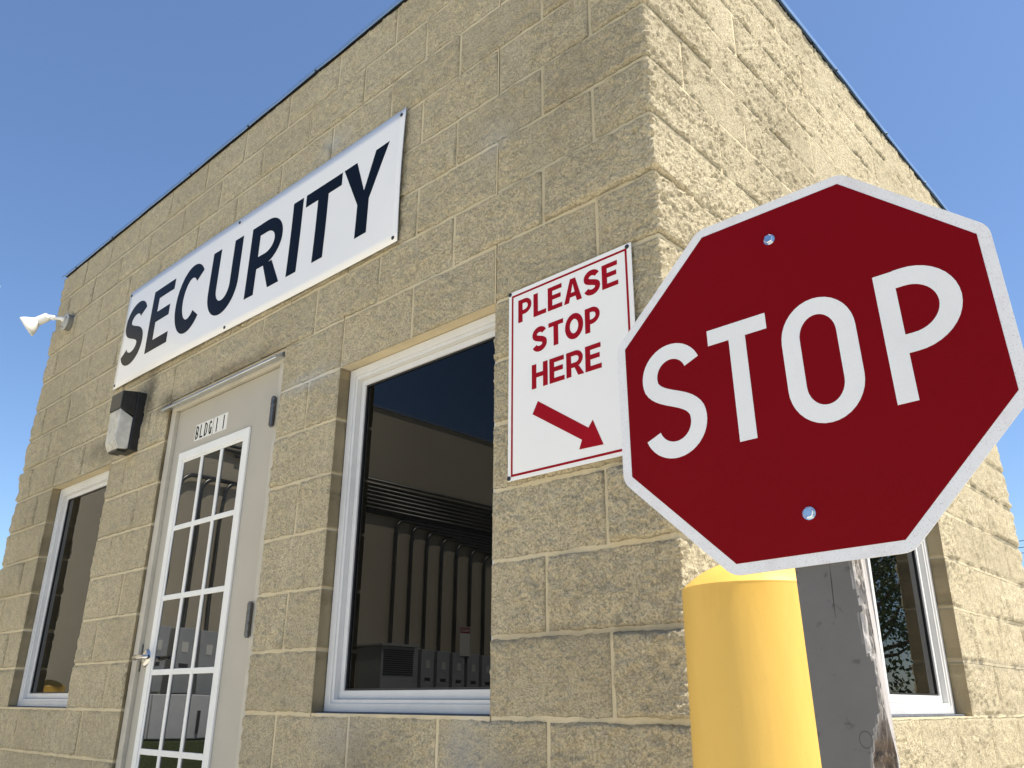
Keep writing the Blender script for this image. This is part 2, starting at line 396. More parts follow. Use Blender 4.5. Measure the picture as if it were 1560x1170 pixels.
    ret(tp, inn * sides[3], False, 1 if sides[3] > 0.1 else 0)
    V = np.concatenate(verts); F = np.concatenate(faces); MI = np.concatenate(mats)
    me = bpy.data.meshes.new(name)
    c0 = np.array([V[:, 0].mean(), V[:, 1].mean(), (z0 + z1) / 2]); V = V - c0
    me.vertices.add(len(V)); me.vertices.foreach_set('co', V.ravel().astype(np.float32))
    me.loops.add(F.size); me.loops.foreach_set('vertex_index', F.ravel().astype(np.int32))
    me.polygons.add(len(F)); me.polygons.foreach_set('loop_start', (np.arange(len(F)) * 4).astype(np.int32))
    me.polygons.foreach_set('material_index', MI.astype(np.int32))
    me.materials.append(M_BLOCK); me.materials.append(M_SMOOTH)
    me.update(calc_edges=True)
    o = bpy.data.objects.new(name, me); COL.objects.link(o); o.parent = bld; o.location = Vector(c0) - bld.location
    return o

J = 0.0062                                   # half joint
def clip(a0, a1, j, opens):
    """split interval by openings; returns pieces with flags for jamb sides"""
    pcs = [(a0, a1, False, False)]
    for k0, k1, j0, j1 in opens:
        if not (j0 <= j < j1): continue
        nw = []
        for p0, p1, f0, f1 in pcs:
            if p1 <= k0 or p0 >= k1:
                nw.append((p0, p1, f0 or p0 == k1, f1 or p1 == k0)); continue
            if p0 < k0: nw.append((p0, k0, f0, True))
            if p1 > k1: nw.append((k1, p1, True, f1))
        pcs = nw
    return pcs
def over_open(a0, a1, j, opens):
    return any(j == o[3] and a0 < o[1] and a1 > o[0] for o in opens)
def under_open(a0, a1, j, opens):
    return any(j == o[2] - 1 and a0 < o[1] and a1 > o[0] for o in opens)
seed = 100
JMIN = -2
hidden = []
for j in range(-4, TOP):
    even = j % 2 == 0
    z0 = j * B + J; z1 = (j + 1) * B - J
    if j == TOP - 1: z1 = TOP * B - 0.002
    fj = [0] + list(range(1 if even else 2, NX, 2)) + [NX]
    rj = [0] + list(range(2 if even else 1, int(NY), 2)) + [NY]
    if rj[-1] - rj[-2] < 1: rj.pop(-2)
    fi = list(zip(fj[:-1], fj[1:])); ri = list(zip(rj[:-1], rj[1:]))
    todo = []
    # near corner block wraps front and right
    fa, ra = fi[0][1], ri[0][1]
    todo.append(([(-fa * B + J, 0), (0, 0), (0, ra * B - J)], (0.03, 0.03, 0.03, 0.03), True, 0.0, (fa, ra)))
    # left corner wraps left side and front
    fb = fi[-1][0]; lb = 2 if fi[-1][1] - fb == 1 else 1
    todo.append(([(-NX * B, lb * B - J), (-NX * B, 0), (-fb * B - J, 0)], (0.03, 0.03, 0.03, 0.03), True, 3.5, None))
    # far right corner wraps right and back
    rb = ri[-1][0]
    todo.append(([(0, rb * B + J), (0, NY * B), (-1 * B, NY * B)], (0.03, 0.03, 0.03, 0.03), True, 3.2, None))
    for a0, a1 in fi[1:-1]:
        for p0, p1, f0, f1 in clip(a0, a1, j, FOPEN):
            if p1 - p0 < 0.2: continue
            # path runs with x increasing so that the normal is -y
            xs = -p1 * B + (0 if f1 else J); xe = -p0 * B - (0 if f0 else J)
            todo.append(([(xs, 0), (xe, 0)], (0.19 if f1 else 0.03, 0.19 if f0 else 0.03, 0.19 if over_open(p0, p1, j, FOPEN) else 0.03, 0.10 if under_open(p0, p1, j, FOPEN) else 0.03), False, p0 * B, None))
    for a0, a1 in ri[1:-1]:
        for p0, p1, f0, f1 in clip(a0, a1, j, ROPEN):
            ys = p0 * B + (0 if f0 else J); ye = p1 * B - (0 if f1 else J)
            todo.append(([(0, ys), (0, ye)], (0.19 if f0 else 0.03, 0.19 if f1 else 0.03, 0.19 if over_open(p0, p1, j, ROPEN) else 0.03, 0.10 if under_open(p0, p1, j, ROPEN) else 0.03), False, p0 * B * 0.9, None))
    for path, sides, cor, dist, _ in todo:
        seed += 17
        d = max(dist, 0)
        res = 0.0042 if d < 1.0 else 0.0062 if d < 2.0 else 0.0085 if d < 3.0 else 0.0115
        if j >= 9: res *= 1.25
        if j < JMIN: res = 0.025
        zz0 = z0 - (J if sides[2] > 0.1 else 0); zz1 = z1
        o = make_block(path, zz0, zz1, sides, res, seed, corner=cor)
        if j < JMIN: hidden.append(o)
# courses below the picture: one stuff part
vs_, fs_ = MB(), None
for o in hidden:
    mw = bld.location + o.location
    vs_.add([v.co + mw for v in o.data.vertices], [tuple(p.vertices) for p in o.data.polygons])
    me = o.data; bpy.data.objects.remove(o); bpy.data.meshes.remove(me)
# left and back faces as plain split-face courses, also outside the picture
for j in range(-4, TOP):
    vs_.box(-NX * B - 0.004, -NX * B + 0.03, 2 * B + J, NY * B - J, j * B + J, (j + 1) * B - J)
    vs_.box(-NX * B + J, -B - J, NY * B - 0.03, NY * B + 0.004, j * B + J, (j + 1) * B - J)
tag(part(vs_, 'block_courses', M_BLOCK, bld), 'tan block courses near the ground and on the far sides', kind='stuff')

# roof slab and flashing
rf = MB(); rf.box(-NX * B + 0.16, -0.16, 0.16, NY * B - 0.16, TOP * B, TOP * B + 0.03)
nl = MB()
for bx_ in ((-NX * B + .003, -.003, .003, .14), (-NX * B + .003, -.003, NY * B - .14, NY * B - .003)): nl.box(*bx_, TOP * B + .0005, TOP * B + .026)
for bx_ in ((-.14, -.003, .1405, NY * B - .1405), (-NX * B + .003, -NX * B + .14, .1405, NY * B - .1405)): nl.box(*bx_, TOP * B + .0005, TOP * B + .026)
tag(part(nl, 'shadow_gap_strip', simple('painted_shadow_gap', (0.035, 0.03, 0.026), .8), bld), kind='stuff')  # dark strip behind the flashing, painting in the shadow gap below it
part(rf, 'roof', simple('roof_membrane', (0.35, 0.35, 0.34), 0.8), bld)
def flashing(p0, p1, out):
    """strip of bent sheet along p0-p1, out = outward 2d normal"""
    p0 = Vector(p0); p1 = Vector(p1); d = (p1 - p0).normalized(); o_ = Vector(out); L = (p1 - p0).length
    prof = [(0.013, 2.849), (0.0165, 2.843), (0.019, 2.846), (0.0195, 2.865), (0.010, 2.873), (-0.14, 2.884), (-0.14, 2.880), (0.008, 2.874), (0.0135, 2.863)]
    n = max(2, int(L / 0.15)); mb = MB(); k = len(prof); r1 = random.Random(int(p0.x * 100 + p0.y * 31))
    for i in range(n + 1):
        q = p0 + d * (L * i / n); w = r1.uniform(-1, 1) * 0.0015
        for a_, z in prof: mb.v.append((q.x + o_.x * (a_ + (w if a_ > 0 else 0)), q.y + o_.y * (a_ + (w if a_ > 0 else 0)), z + w * 0.7 + 0.000))
    for i in range(n):
        for s_ in range(k): mb.f.append((i * k + s_, (i + 1) * k + s_, (i + 1) * k + (s_ + 1) % k, i * k + (s_ + 1) % k)); mb.mi.append(0)
    mb.f.append(tuple(range(k))); mb.f.append(tuple(range(n * k, n * k + k))[::-1]); mb.mi += [0, 0]
    fo = part(mb, 'roof_flashing', M_FLASH, bld)
    sb = MB(); m_ = int(L / 0.62)
    for i in range(m_):
        q = p0 + d * (0.22 + i * 0.62 + r1.uniform(-.03, .03)); c_ = q + o_ * 0.017
        sb.tube([(c_.x, c_.y, 2.848), (c_.x + o_.x * 0.004, c_.y + o_.y * 0.004, 2.8425)], 0.0055, 6)
    if m_: tag(sb.build('flashing_fastener', M_SCREW, fo, org=wloc(fo)), kind='stuff')
    return fo
W_ = NX * B
for xa, xb in ((-W_ - 0.028, -3.252), (-3.25, -1.002), (-1.0, 0.028)): flashing((xa, 0), (xb, 0), (0, -1))
for ya, yb in ((0.012, 1.43), (1.432, 3.38)): flashing((0, ya), (0, yb), (1, 0))
flashing((-W_, 0.012), (-W_, 3.38), (-1, 0)); flashing((-W_ + .15, NY * B), (-.15, NY * B), (0, 1))

# ------------------------------------------------------------------ windows
def ring(mb, a0, a1, z0, z1, w, d0, d1, fr, mi=0, wb=None):
    """rectangular ring in a wall: a = along, d = depth; fr maps (a,d,z)->xyz"""
    wb = wb or w
    def bx(A0, A1, Z0, Z1):
        p = fr(A0, d0, Z0); q = fr(A1, d1, Z1); mb.box(p[0], q[0], p[1], q[1], Z0, Z1, mi)
    bx(a0, a0 + w, z0, z1); bx(a1 - w, a1, z0, z1); bx(a0 + w, a1 - w, z0, z0 + wb); bx(a0 + w, a1 - w, z1 - w, z1)
def window(a0, a1, z0, z1, fr, mull=None, sill=True, dep=0.045):
    fm = MB(); g_ = 0.003
    ring(fm, a0 + g_, a1 - g_, z0 + 0.008, z1 - g_, 0.030, dep, dep + 0.07, fr, wb=0.026)
    w = part(fm, 'window', M_ALU, bld, bevel=0.0015)
    lip = MB(); ring(lip, a0 + g_ + 0.030, a1 - g_ - 0.030, z0 + 0.034, z1 - 0.033, 0.012, dep + 0.006, dep + 0.06, fr)
    part(lip, 'frame_lip', M_ALU, w, bevel=0.001)
    parts_ = [(a0 + 0.046, a1 - 0.046)]
    if mull: parts_ = [(a0 + 0.046, mull + 0.012), (mull - 0.012, a1 - 0.046)]
    for i, (b0, b1) in enumerate(parts_):
        dd = dep + 0.026 + (0.022 if (mull and i == 0) else 0)
        sm = MB(); ring(sm, b0, b1, z0 + 0.047, z1 - 0.046, 0.022, dd, dd + 0.02, fr, wb=0.026)
        part(sm, 'sash', M_ALU, w, bevel=0.001)
        gm = MB(); ring(gm, b0 + 0.0222, b1 - 0.0222, z0 + 0.0733, z1 - 0.0683, 0.006, dd + 0.006, dd + 0.016, fr)
        part(gm, 'gasket', M_GASKET, w)
        pm = MB(); p = fr(b0 + 0.024, dd + 0.011, 0); q = fr(b1 - 0.024, dd + 0.015, 0)
        pm.box(p[0], q[0], p[1], q[1], z0 + 0.074, z1 - 0.07)
        part(pm, 'pane', M_GLASS, w)
    # sealant bead under the sill, sloping sill nose
    sm = MB(); p = fr(a0 + 0.02, dep - 0.032, 0); q = fr(a1 - 0.0, dep + 0.02, 0)
    sm.box(p[0], q[0], p[1], q[1], z0 - 0.006, z0 + 0.0075)
    part(sm, 'sill_sealant', M_SEAL, w, bevel=0.003)
    return w
fF = lambda a_, d, z: (-a_, d, z)
fR = lambda a_, d, z: (-d, a_, z)
window(3 * B, 7 * B, 0, 6 * B, fF)
window(17 * B, 21 * B, 0, 6 * B, fF)
window(4 * B, 10 * B, 0, 6 * B, fR, mull=7 * B, dep=0.058)

# ------------------------------------------------------------------ door
X0, X1 = -14 * B, -9 * B
fm = MB()
fm.box(X0 + .002, X0 + 0.050, 0.012, 0.15, GZ, 7 * B - 0.055); fm.box(X1 - 0.050, X1 - .002, 0.012, 0.15, GZ, 7 * B - 0.055)
fm.box(X0 + .002, X1 - .002, 0.012, 0.15, 7 * B - 0.0548, 7 * B - 0.004)
dfr = part(fm, 'door_frame', M_DFRAME, bld, bevel=0.002)
dm = MB(); dx0, dx1 = X0 + 0.053, X1 - 0.053; dz1 = 7 * B - 0.060
dm.box(dx0, dx1, 0.030, 0.074, GZ + 0.02, dz1)
door = part(dm, 'door', M_DOOR, bld, bevel=0.0015)
sh = MB(); sh.box(dx0 - 0.0028, dx1 + 0.0028, 0.078, 0.082, GZ + 0.01, dz1 + 0.004)
part(sh, 'door_stop', M_GASKET, door)
LX0, LX1, LZ0, LZ1 = -2.712, -2.083, -0.52, 1.135
lf = MB(); yF = 0.020
ring(lf, -LX1, -LX0, LZ0, LZ1, 0.040, yF, 0.0298, fF)
ring(lf, -LX1 + .040, -LX0 - .040, LZ0 + .040, LZ1 - .040, 0.012, yF + 0.004, 0.0298, fF)
part(lf, 'lite_frame', M_LITE, door, bevel=0.002)
gx0, gx1, gz0, gz1 = LX0 + 0.052, LX1 - 0.052, LZ0 + 0.052, LZ1 - 0.052
cols = [gx0 + (gx1 - gx0) * i / 3 for i in range(4)]; rows = [gz0 + (gz1 - gz0) * i / 5 for i in range(6)]
for c_ in cols[1:-1]:
    q = MB(); q.box(c_ - 0.011, c_ + 0.011, yF + 0.003, 0.0296, gz0 + .0005, gz1 - .0005); part(q, 'muntin', M_LITE, door, bevel=0.002)
for r_ in rows[1:-1]:
    q = MB(); q.box(gx0 + .0005, gx1 - .0005, yF + 0.004, 0.0294, r_ - 0.0115, r_ + 0.0115); part(q, 'muntin', M_LITE, door, bevel=0.002)
for i in range(3):
    for k in range(5):
        e0 = 0.0005 if i == 0 else 0.0113; e1 = 0.0005 if i == 2 else 0.0113
        q = MB(); q.box(cols[i] + e0, cols[i + 1] - e1, 0.0285, 0.0297, rows[k] + (0.0005 if k == 0 else .0117), rows[k + 1] - (0.0005 if k == 4 else .0117))
        part(q, 'pane', M_DGLASS, door)
for hz in (1.15, 0.325, -0.55):
    q = MB(); hx = dx1 + 0.003
    for s_ in range(5):
        q.tube([(hx, 0.001, hz - 0.06 + s_ * 0.0242), (hx, 0.001, hz - 0.06 + s_ * 0.0242 + 0.0225)], 0.0115, 10)
    q.tube([(hx, 0.001, hz - 0.066), (hx, 0.001, hz + 0.066)], 0.0085, 8)
    q.box(hx - 0.0025, hx + 0.0025, 0.001, 0.03, hz - 0.058, hz + 0.058)
    part(q, 'hinge', M_HINGE, door, smooth=False)
# lever handle with round rose
hx, hz = dx0 + 0.066, 0.213
q = MB(); q.tube([(hx, 0.030, hz), (hx, 0.022, hz), (hx, 0.012, hz), (hx, 0.008, hz)], [0.040, 0.040, 0.032, 0.014], 28)
q.tube([(hx, 0.014, hz), (hx, -0.022, hz)], 0.011, 16)
q.tube([(hx - 0.012, -0.026, hz - 0.001), (hx + 0.03, -0.027, hz + 0.001), (hx + 0.07, -0.026, hz + 0.001), (hx + 0.108, -0.022, hz)], [0.0115, 0.0105, 0.009, 0.009], 12)
part(q, 'handle', M_STEEL, door, smooth=True).data.shade_smooth() if hasattr(bpy.types.Mesh, 'shade_smooth') else None
q = MB(); q.box(dx0 - 0.004, dx0 + 0.004, 0.026, 0.034, hz - 0.055, hz + 0.06); part(q, 'strike_plate', M_HINGE, door)
q = MB()
prof = [(0.010, 1.408), (-0.006, 1.402), (-0.010, 1.392), (-0.030, 1.384), (-0.038, 1.371), (-0.034, 1.368), (-0.022, 1.376), (0.0115, 1.384)]
q.prism([(X0 - 0.012, y_, z_) for y_, z_ in prof][::-1], X1 - X0 + 0.002, (1, 0, 0))
dc = part(q, 'drip_cap', M_DRIP, bld)
q = MB(); q.box(X0 + .001, X1 - .001, 0.004, 0.0115, 7 * B - 0.014, 7 * B + 0.0005); part(q, 'head_sealant', M_MORTAR, dc)
q = MB()
for sx in (X0 + 0.03, -2.36, X1 - 0.05): q.tube([(sx, -0.0075, 1.396), (sx, -0.0135, 1.395)], 0.0045, 8)
part(q, 'cap_screw', M_SCREW, dc)

# ------------------------------------------------------------------ lettering: strokes of constant width
def arc(cx, cy, rx, ry, a0, a1, n=18):
    return [(cx + rx * math.cos(math.radians(a0 + (a1 - a0) * i / n)), cy + ry * math.sin(math.radians(a0 + (a1 - a0) * i / n))) for i in range(n + 1)]
def glyph(ch, w, h, t, tv=None, x=0):
    """list of strokes (points, width) ; box w x h, vertical stem t, tv horizontal bar"""
    tv = tv or t * 0.86; r = t / 2; rv = tv / 2; S = []
    if ch == 'I' or ch == '1': S.append(([(r, 0), (r, h)], t))
    elif ch == 'T': S += [([(0, h - rv), (w, h - rv)], tv), ([(w / 2, 0), (w / 2, h - tv)], t)]
    elif ch == 'L': S += [([(r, 0), (r, h)], t), ([(t, rv), (w, rv)], tv)]
    elif ch == 'E': S += [([(r, 0), (r, h)], t), ([(t, rv), (w, rv)], tv), ([(t, h - rv), (w * .97, h - rv)], tv), ([(t, h * .53), (w * .90, h * .53)], tv)]
    elif ch == 'H': S += [([(r, 0), (r, h)], t), ([(w - r, 0), (w - r, h)], t), ([(t, h * .53), (w - t, h * .53)], tv)]
    elif ch == 'N': S += [([(r, 0), (r, h)], t), ([(w - r, 0), (w - r, h)], t), ('poly', [(t * .3, h), (t * 1.2, h), (w - t * .3, 0), (w - t * 1.2, 0)])]
    elif ch == 'Y': S += [('poly', [(0, h), (t * 1.15, h), (w / 2, h * .56), (w / 2 + r, h * .42), (w / 2 - r, h * .42)]), ('poly', [(w, h), (w / 2 + r, h * .42), (w / 2 - r * 0, h * .42), (w / 2, h * .56), (w - t * 1.15, h)][::1]), ([(w / 2, 0), (w / 2, h * .425)], t)]
    elif ch == 'A': 
        S += [('poly', [(0, 0), (t * 1.05, 0), (w / 2 + t * .02, h * .80), (w / 2 + t * .0, h), (w / 2 - t * .55, h)]), ('poly', [(w, 0), (w - t * 1.05, 0), (w / 2 - t * .02, h * .80), (w / 2, h), (w / 2 + t * .55, h)]), ([(w * .24, h * .31), (w * .76, h * .31)], tv)]
    elif ch == 'O':
        if h / w > 1.35: P = arc(w / 2, h - w / 2 * 1.12, w / 2 - r, w / 2 * 1.12 - rv, 0, 180) + arc(w / 2, w / 2 * 1.12, w / 2 - r, w / 2 * 1.12 - rv, 180, 360); P.append(P[0])
        else: P = arc(w / 2, h / 2, w / 2 - r, h / 2 - rv, 0, 360, 48)
        S.append((P, t))
    elif ch in 'CG':
        ro = min(w, h) / 2
        ry = h / 2 - rv; P = arc(w / 2, h / 2, w / 2 - r, ry, 42, 318, 44)
        if ch == 'G': P = arc(w / 2, h / 2, w / 2 - r, ry, 42, 345, 46); S += [(([(w * .52, h * .44), (w, h * .44)]), tv), ([(w - r * .9, 0.02 * h), (w - r * .9, h * .43)], t * .85)]
        S.append((P, t))
    elif ch == 'D':
        S.append(([(r, 0), (r, h)], t)); ry = min(h / 2 - rv, w * .75)
        S.append(([(t, h - rv), (w - r - min(ry, w * .55), h - rv)] + arc(w - r - min(ry, w * .55), h - rv - ry, min(ry, w * .55), ry, 90, 0, 14) + arc(w - r - min(ry, w * .55), rv + ry, min(ry, w * .55), ry, 0, -90, 14) + [(t, rv)], tv * 1.05))
    elif ch in 'PRB':
        S.append(([(r, 0), (r, h)], t)); m_ = h * (.42 if ch == 'P' else .44); ry = (h - rv - m_ - rv * 0) / 2
        rx = min(w * .5, ry * 1.15); cx = w - r - rx
        if ch == 'B': cx -= w * .03
        S.append(([(t, h - rv), (cx, h - rv)] + arc(cx, m_ + ry, rx, ry, 90, -90, 20)[1:] + [(t, m_)], tv * 1.04))
        if ch == 'R':
            S.append(('poly', [(w * .48, m_ - tv * .5), (w * .48 + t * .9, m_ - tv * .42), (w + .03 * w, 0), (w + .03 * w - t * 1.16, 0)]))
        if ch == 'B':
            ry2 = (m_ - rv) / 2; cx2 = w - r - rx
            S.append(([(t, m_ - .001), (cx2, m_ - .001)] + arc(cx2, rv + ry2, rx, ry2, 90, -90, 20)[1:] + [(t, rv)], tv * 1.04))
    elif ch == 'U':
        rx = w / 2 - r; ry = min(rx * 1.1, h * .45)
        S.append(([(r, h), (r, ry + rv)] + arc(w / 2, ry + rv, rx, ry, 180, 360, 24)[1:] + [(w - r, h)], t))
    elif ch == 'S':
        ry1 = (h / 2 - rv) / 2 * 0.98; ry2 = (h - 2 * rv) / 2 - ry1; rx = w / 2 - r
        ct = h - rv - ry1; cb = rv + ry2
        P = arc(w / 2, ct, rx * .95, ry1, 20, 200, 22)
        P2 = arc(w / 2, cb, rx, ry2, 20, -160, 22)
        a_ = P[-1]; b_ = P2[0]; ta = (0.35, -1.0); n = 14; br = []
        k = h * .24
        for i in range(1, n):
            u = i / n; h00 = 2 * u ** 3 - 3 * u * u + 1; h10 = u ** 3 - 2 * u * u + u; h01 = -2 * u ** 3 + 3 * u * u; h11 = u ** 3 - u * u
            t0 = (rx * .62, -ry1 * 1.25); t1 = (rx * .62, -ry2 * 1.25)
            br.append((h00 * a_[0] + h10 * t0[0] * 1.6 + h01 * b_[0] + h11 * t1[0] * 1.6, h00 * a_[1] + h10 * t0[1] * 1.6 + h01 * b_[1] + h11 * t1[1] * 1.6))
        S.append((P + br + P2, t))
    return S
def stroke_poly(pts, w, maxseg=0.02):
    """quads strip along pts"""
    q = [Vector((p[0], p[1])) for p in pts]; o_ = [q[0]]
    for p in q[1:]:
        d = (p - o_[-1]).length
        if d < 1e-6: continue
        n = max(1, int(d / maxseg)); s_ = o_[-1].copy()
        for i in range(1, n + 1): o_.append(s_.lerp(p, i / n))
    L = []
    closed = (o_[0] - o_[-1]).length < 1e-5
    for i, p in enumerate(o_):
        a_ = o_[i - 1] if i > 0 else (o_[-2] if closed else o_[0]); b_ = o_[i + 1] if i < len(o_) - 1 else (o_[1] if closed else o_[-1])
        d = (b_ - a_).normalized(); n = Vector((-d.y, d.x)) * w / 2; L.append((p + n, p - n))
    return L
def letters(text, specs, t, h, parent, mat, place, tv=None, lift=0.0, thick=0.0004, name='letter', maxseg=0.03):
    """specs: list of (x, y, w) per char; place(x, y, out) -> world"""
    for ch, (lx, ly, w) in zip(text, specs):
        if ch == ' ': continue
        mb = MB()
        for k, st in enumerate(glyph(ch, w, h, t, tv)):
            o0 = lift; o1 = lift + thick + 0.00012 * k
            if st[0] == 'poly':
                P = st[1]; n = len(P)
                vs = [place(lx + p[0], ly + p[1], o1) for p in P] + [place(lx + p[0], ly + p[1], o0) for p in P]
                mb.add(vs, [tuple(range(n)), tuple(range(2 * n - 1, n - 1, -1))] + [(i, i + n, (i + 1) % n + n, (i + 1) % n) for i in range(n)])
            else:
                L = stroke_poly(st[0], st[1], maxseg); n = len(L); vs = []
                for a_, b_ in L: vs += [place(lx + a_.x, ly + a_.y, o1), place(lx + b_.x, ly + b_.y, o1), place(lx + a_.x, ly + a_.y, o0), place(lx + b_.x, ly + b_.y, o0)]
                fs = []
                for i in range(n - 1):
                    c_ = 4 * i
                    fs += [(c_, c_ + 1, c_ + 5, c_ + 4), (c_ + 2, c_, c_ + 4, c_ + 6), (c_ + 1, c_ + 3, c_ + 7, c_ + 5)]
                fs += [(0, 2, 3, 1), (4 * n - 4, 4 * n - 3, 4 * n - 1, 4 * n - 2)]
                mb.add(vs, fs)
        part(mb, name, mat, parent)

# number plates on the door
pl = lambda x, y, o: Vector((x, 0.0298 - o, y))
for x0, x1, txt in ((-2.598, -2.436, 'BLDG'), (-2.428, -2.306, '11')):
    n = len(txt); st = (x1 - x0) / n
    sp = []
    q = MB()
    for i in range(n):
        a0 = x0 + i * st + 0.0003; sk = 0.0
        q.box(a0, a0 + st - 0.0006, 0.0293, 0.0299, 1.174, 1.254)
        w_ = 0.027 if txt == 'BLDG' else 0.009
        sp.append((a0 + (st - w_) / 2, 1.181, w_))
    part(q, 'number_plate', M_PLATE, door)
    letters(txt, sp, 0.0088, 0.066, door, M_BLACK, pl, tv=0.0085, lift=0.0001, maxseg=0.01)

# ------------------------------------------------------------------ SECURITY sign
ang = -0.0095; SO = Vector((-3.560, 0, 1.656)); SW, SH = 2.457, 0.604
def warp(u, v):
    r = 0.024 + 0.005 * math.sin(u * 2.1 + 0.4) + 0.006 * max(0, (u - 2.1) / 0.36) ** 2 * math.sin(math.pi * v / SH) + 0.004 * math.sin(math.pi * v / SH) * math.sin(u * 2.55)
    return -r
def ps(u, v, o): return Vector((SO.x + u * math.cos(ang) - v * math.sin(ang), warp(u, v) - o, SO.z + u * math.sin(ang) + v * math.cos(ang)))
sec = tag(empty('wall_sign', (-2.33, 0, 1.65)), 'long white SECURITY sign screwed on the block wall above the door', 'sign')
mb = MB(); nu, nv_ = 70, 14
for s_, o in ((0, 0.0), (1, -0.003)):
    for j in range(nv_ + 1):
        for i in range(nu + 1): mb.v.append(tuple(ps(SW * i / nu, SH * j / nv_, o)))
K = (nu + 1) * (nv_ + 1)
for j in range(nv_):
    for i in range(nu):
        c_ = j * (nu + 1) + i; mb.f.append((c_, c_ + 1, c_ + nu + 2, c_ + nu + 1)); mb.mi.append(0)
        mb.f.append((K + c_, K + c_ + nu + 1, K + c_ + nu + 2, K + c_ + 1)); mb.mi.append(1)
bd = [(i) for i in range(nu + 1)] + [j * (nu + 1) + nu for j in range(1, nv_ + 1)] + [nv_ * (nu + 1) + i for i in range(nu - 1, -1, -1)] + [j * (nu + 1) for j in range(nv_ - 1, 0, -1)]
for a_, b_ in zip(bd, bd[1:] + bd[:1]): mb.f.append((a_, K + a_, K + b_, b_)); mb.mi.append(1)
part(mb, 'panel', [M_SIGNW, M_SIGNEDGE], sec, smooth=True)
o_ = -3.560
specs = [(-3.537, .274), (-3.200, .252), (-2.900, .296), (-2.560, .276), (-2.204, .272), (-1.868, .06), (-1.769, .262), (-1.494, .302)]
letters('SECURITY', [(x - o_, 0.118, w) for x, w in specs], 0.076, 0.370, sec, M_BLACK, ps, tv=0.061, lift=0.0003, thick=0.0005, maxseg=0.02)
def screw(parent, p, r=0.008, nrm=(0, -1, 0), mat=None):
    q = MB(); n = Vector(nrm); p = Vector(p)
    q.tube([p, p + n * 0.002, p + n * 0.0045], [r, r, r * 0.55], 12)
    return part(q, 'screw', mat or M_SCREW, parent)
for u, v in ((0.022, 0.580), (1.215, 0.583), (2.432, 0.580), (0.02, 0.022), (1.215, 0.020), (2.432, 0.022)): screw(sec, ps(u, v, 0.0003))

# ------------------------------------------------------------------ PLEASE STOP HERE sign
pz = tag(empty('notice_sign', (-0.305, 0, 0.62)), 'white PLEASE STOP HERE sign with red border and arrow beside the wall corner', 'sign')
PX0, PX1, PZ0, PZ1 = -0.533, -0.076, 0.622, 1.216
def warp2(x): return -0.0195 - 0.004 * (x - PX0) / (PX1 - PX0)
def pp(x, z, o): return Vector((x, warp2(x) - o, z))
def slab(mb, x0, x1, z0, z1, o0, o1, mi=0):
    vs = [pp(x0, z0, o1), pp(x1, z0, o1), pp(x1, z1, o1), pp(x0, z1, o1), pp(x0, z0, o0), pp(x1, z0, o0), pp(x1, z1, o0), pp(x0, z1, o0)]
    mb.add(vs, [(0, 1, 2, 3), (7, 6, 5, 4), (0, 4, 5, 1), (1, 5, 6, 2), (2, 6, 7, 3), (3, 7, 4, 0)], mi)
mb = MB(); slab(mb, PX0, PX1, PZ0, PZ1, -0.003, 0.0); part(mb, 'panel', M_SIGNW2, pz)
mb = MB(); b0, b1, c0, c1, t_ = -0.521, -0.090, 0.633, 1.203, 0.0068
for k, r_ in enumerate([(b0, b1, c0, c0 + t_), (b0, b1, c1 - t_, c1), (b0, b0 + t_, c0 + t_, c1 - t_), (b1 - t_, b1, c0 + t_, c1 - t_)]): slab(mb, *r_, 0.0001, 0.0005)
part(mb, 'border', M_REDV, pz)
def row(txt, x0, x1, z, h, t, parent, mat, place, tv=None, wt=None):
    wd = {'P': .62, 'L': .56, 'E': .62, 'A': .74, 'S': .66, 'T': .64, 'O': .76, 'H': .68, 'R': .68}
    ws = [wd[c] for c in txt]; gap = 0.075; tot = sum(ws) + gap * (len(txt) - 1); k = (x1 - x0) / tot; x = x0; sp = []
    for c, w in zip(txt, ws): sp.append((x, z, w * k)); x += (w + gap) * k
    letters(txt, sp, t, h, parent, mat, place, tv=tv, lift=0.0001, maxseg=0.01)
row('PLEASE', -0.494, -0.122, 1.104, 0.075, 0.0176, pz, M_REDV, pp, 0.0138)
row('STOP', -0.438, -0.187, 0.990, 0.075, 0.0176, pz, M_REDV, pp, 0.0138)
row('HERE', -0.440, -0.188, 0.877, 0.075, 0.0176, pz, M_REDV, pp, 0.0138)
ar = [(-0.438, 0.803), (-0.261, 0.700), (-0.272, 0.664), (-0.191, 0.663), (-0.224, 0.740), (-0.239, 0.728), (-0.417, 0.837)]
ar = [(-0.438, 0.802), (-0.262, 0.690), (-0.272, 0.665), (-0.191, 0.663), (-0.224, 0.738), (-0.239, 0.719), (-0.417, 0.837)]
mb = MB(); n = len(ar)
mb.add([pp(x, z, 0.0005) for x, z in ar] + [pp(x, z, 0.0001) for x, z in ar], [tuple(range(n))] + [(i, i + n, (i + 1) % n + n, (i + 1) % n) for i in range(n)])
part(mb, 'arrow', M_REDV, pz)
for x, z in ((PX0 + 0.005, PZ1 - 0.006), (PX1 - 0.012, PZ1 - 0.010), (PX0 + 0.005, PZ0 + 0.008), (PX1 - 0.012, PZ0 + 0.010)): screw(pz, pp(x, z, 0.0002), 0.0065)

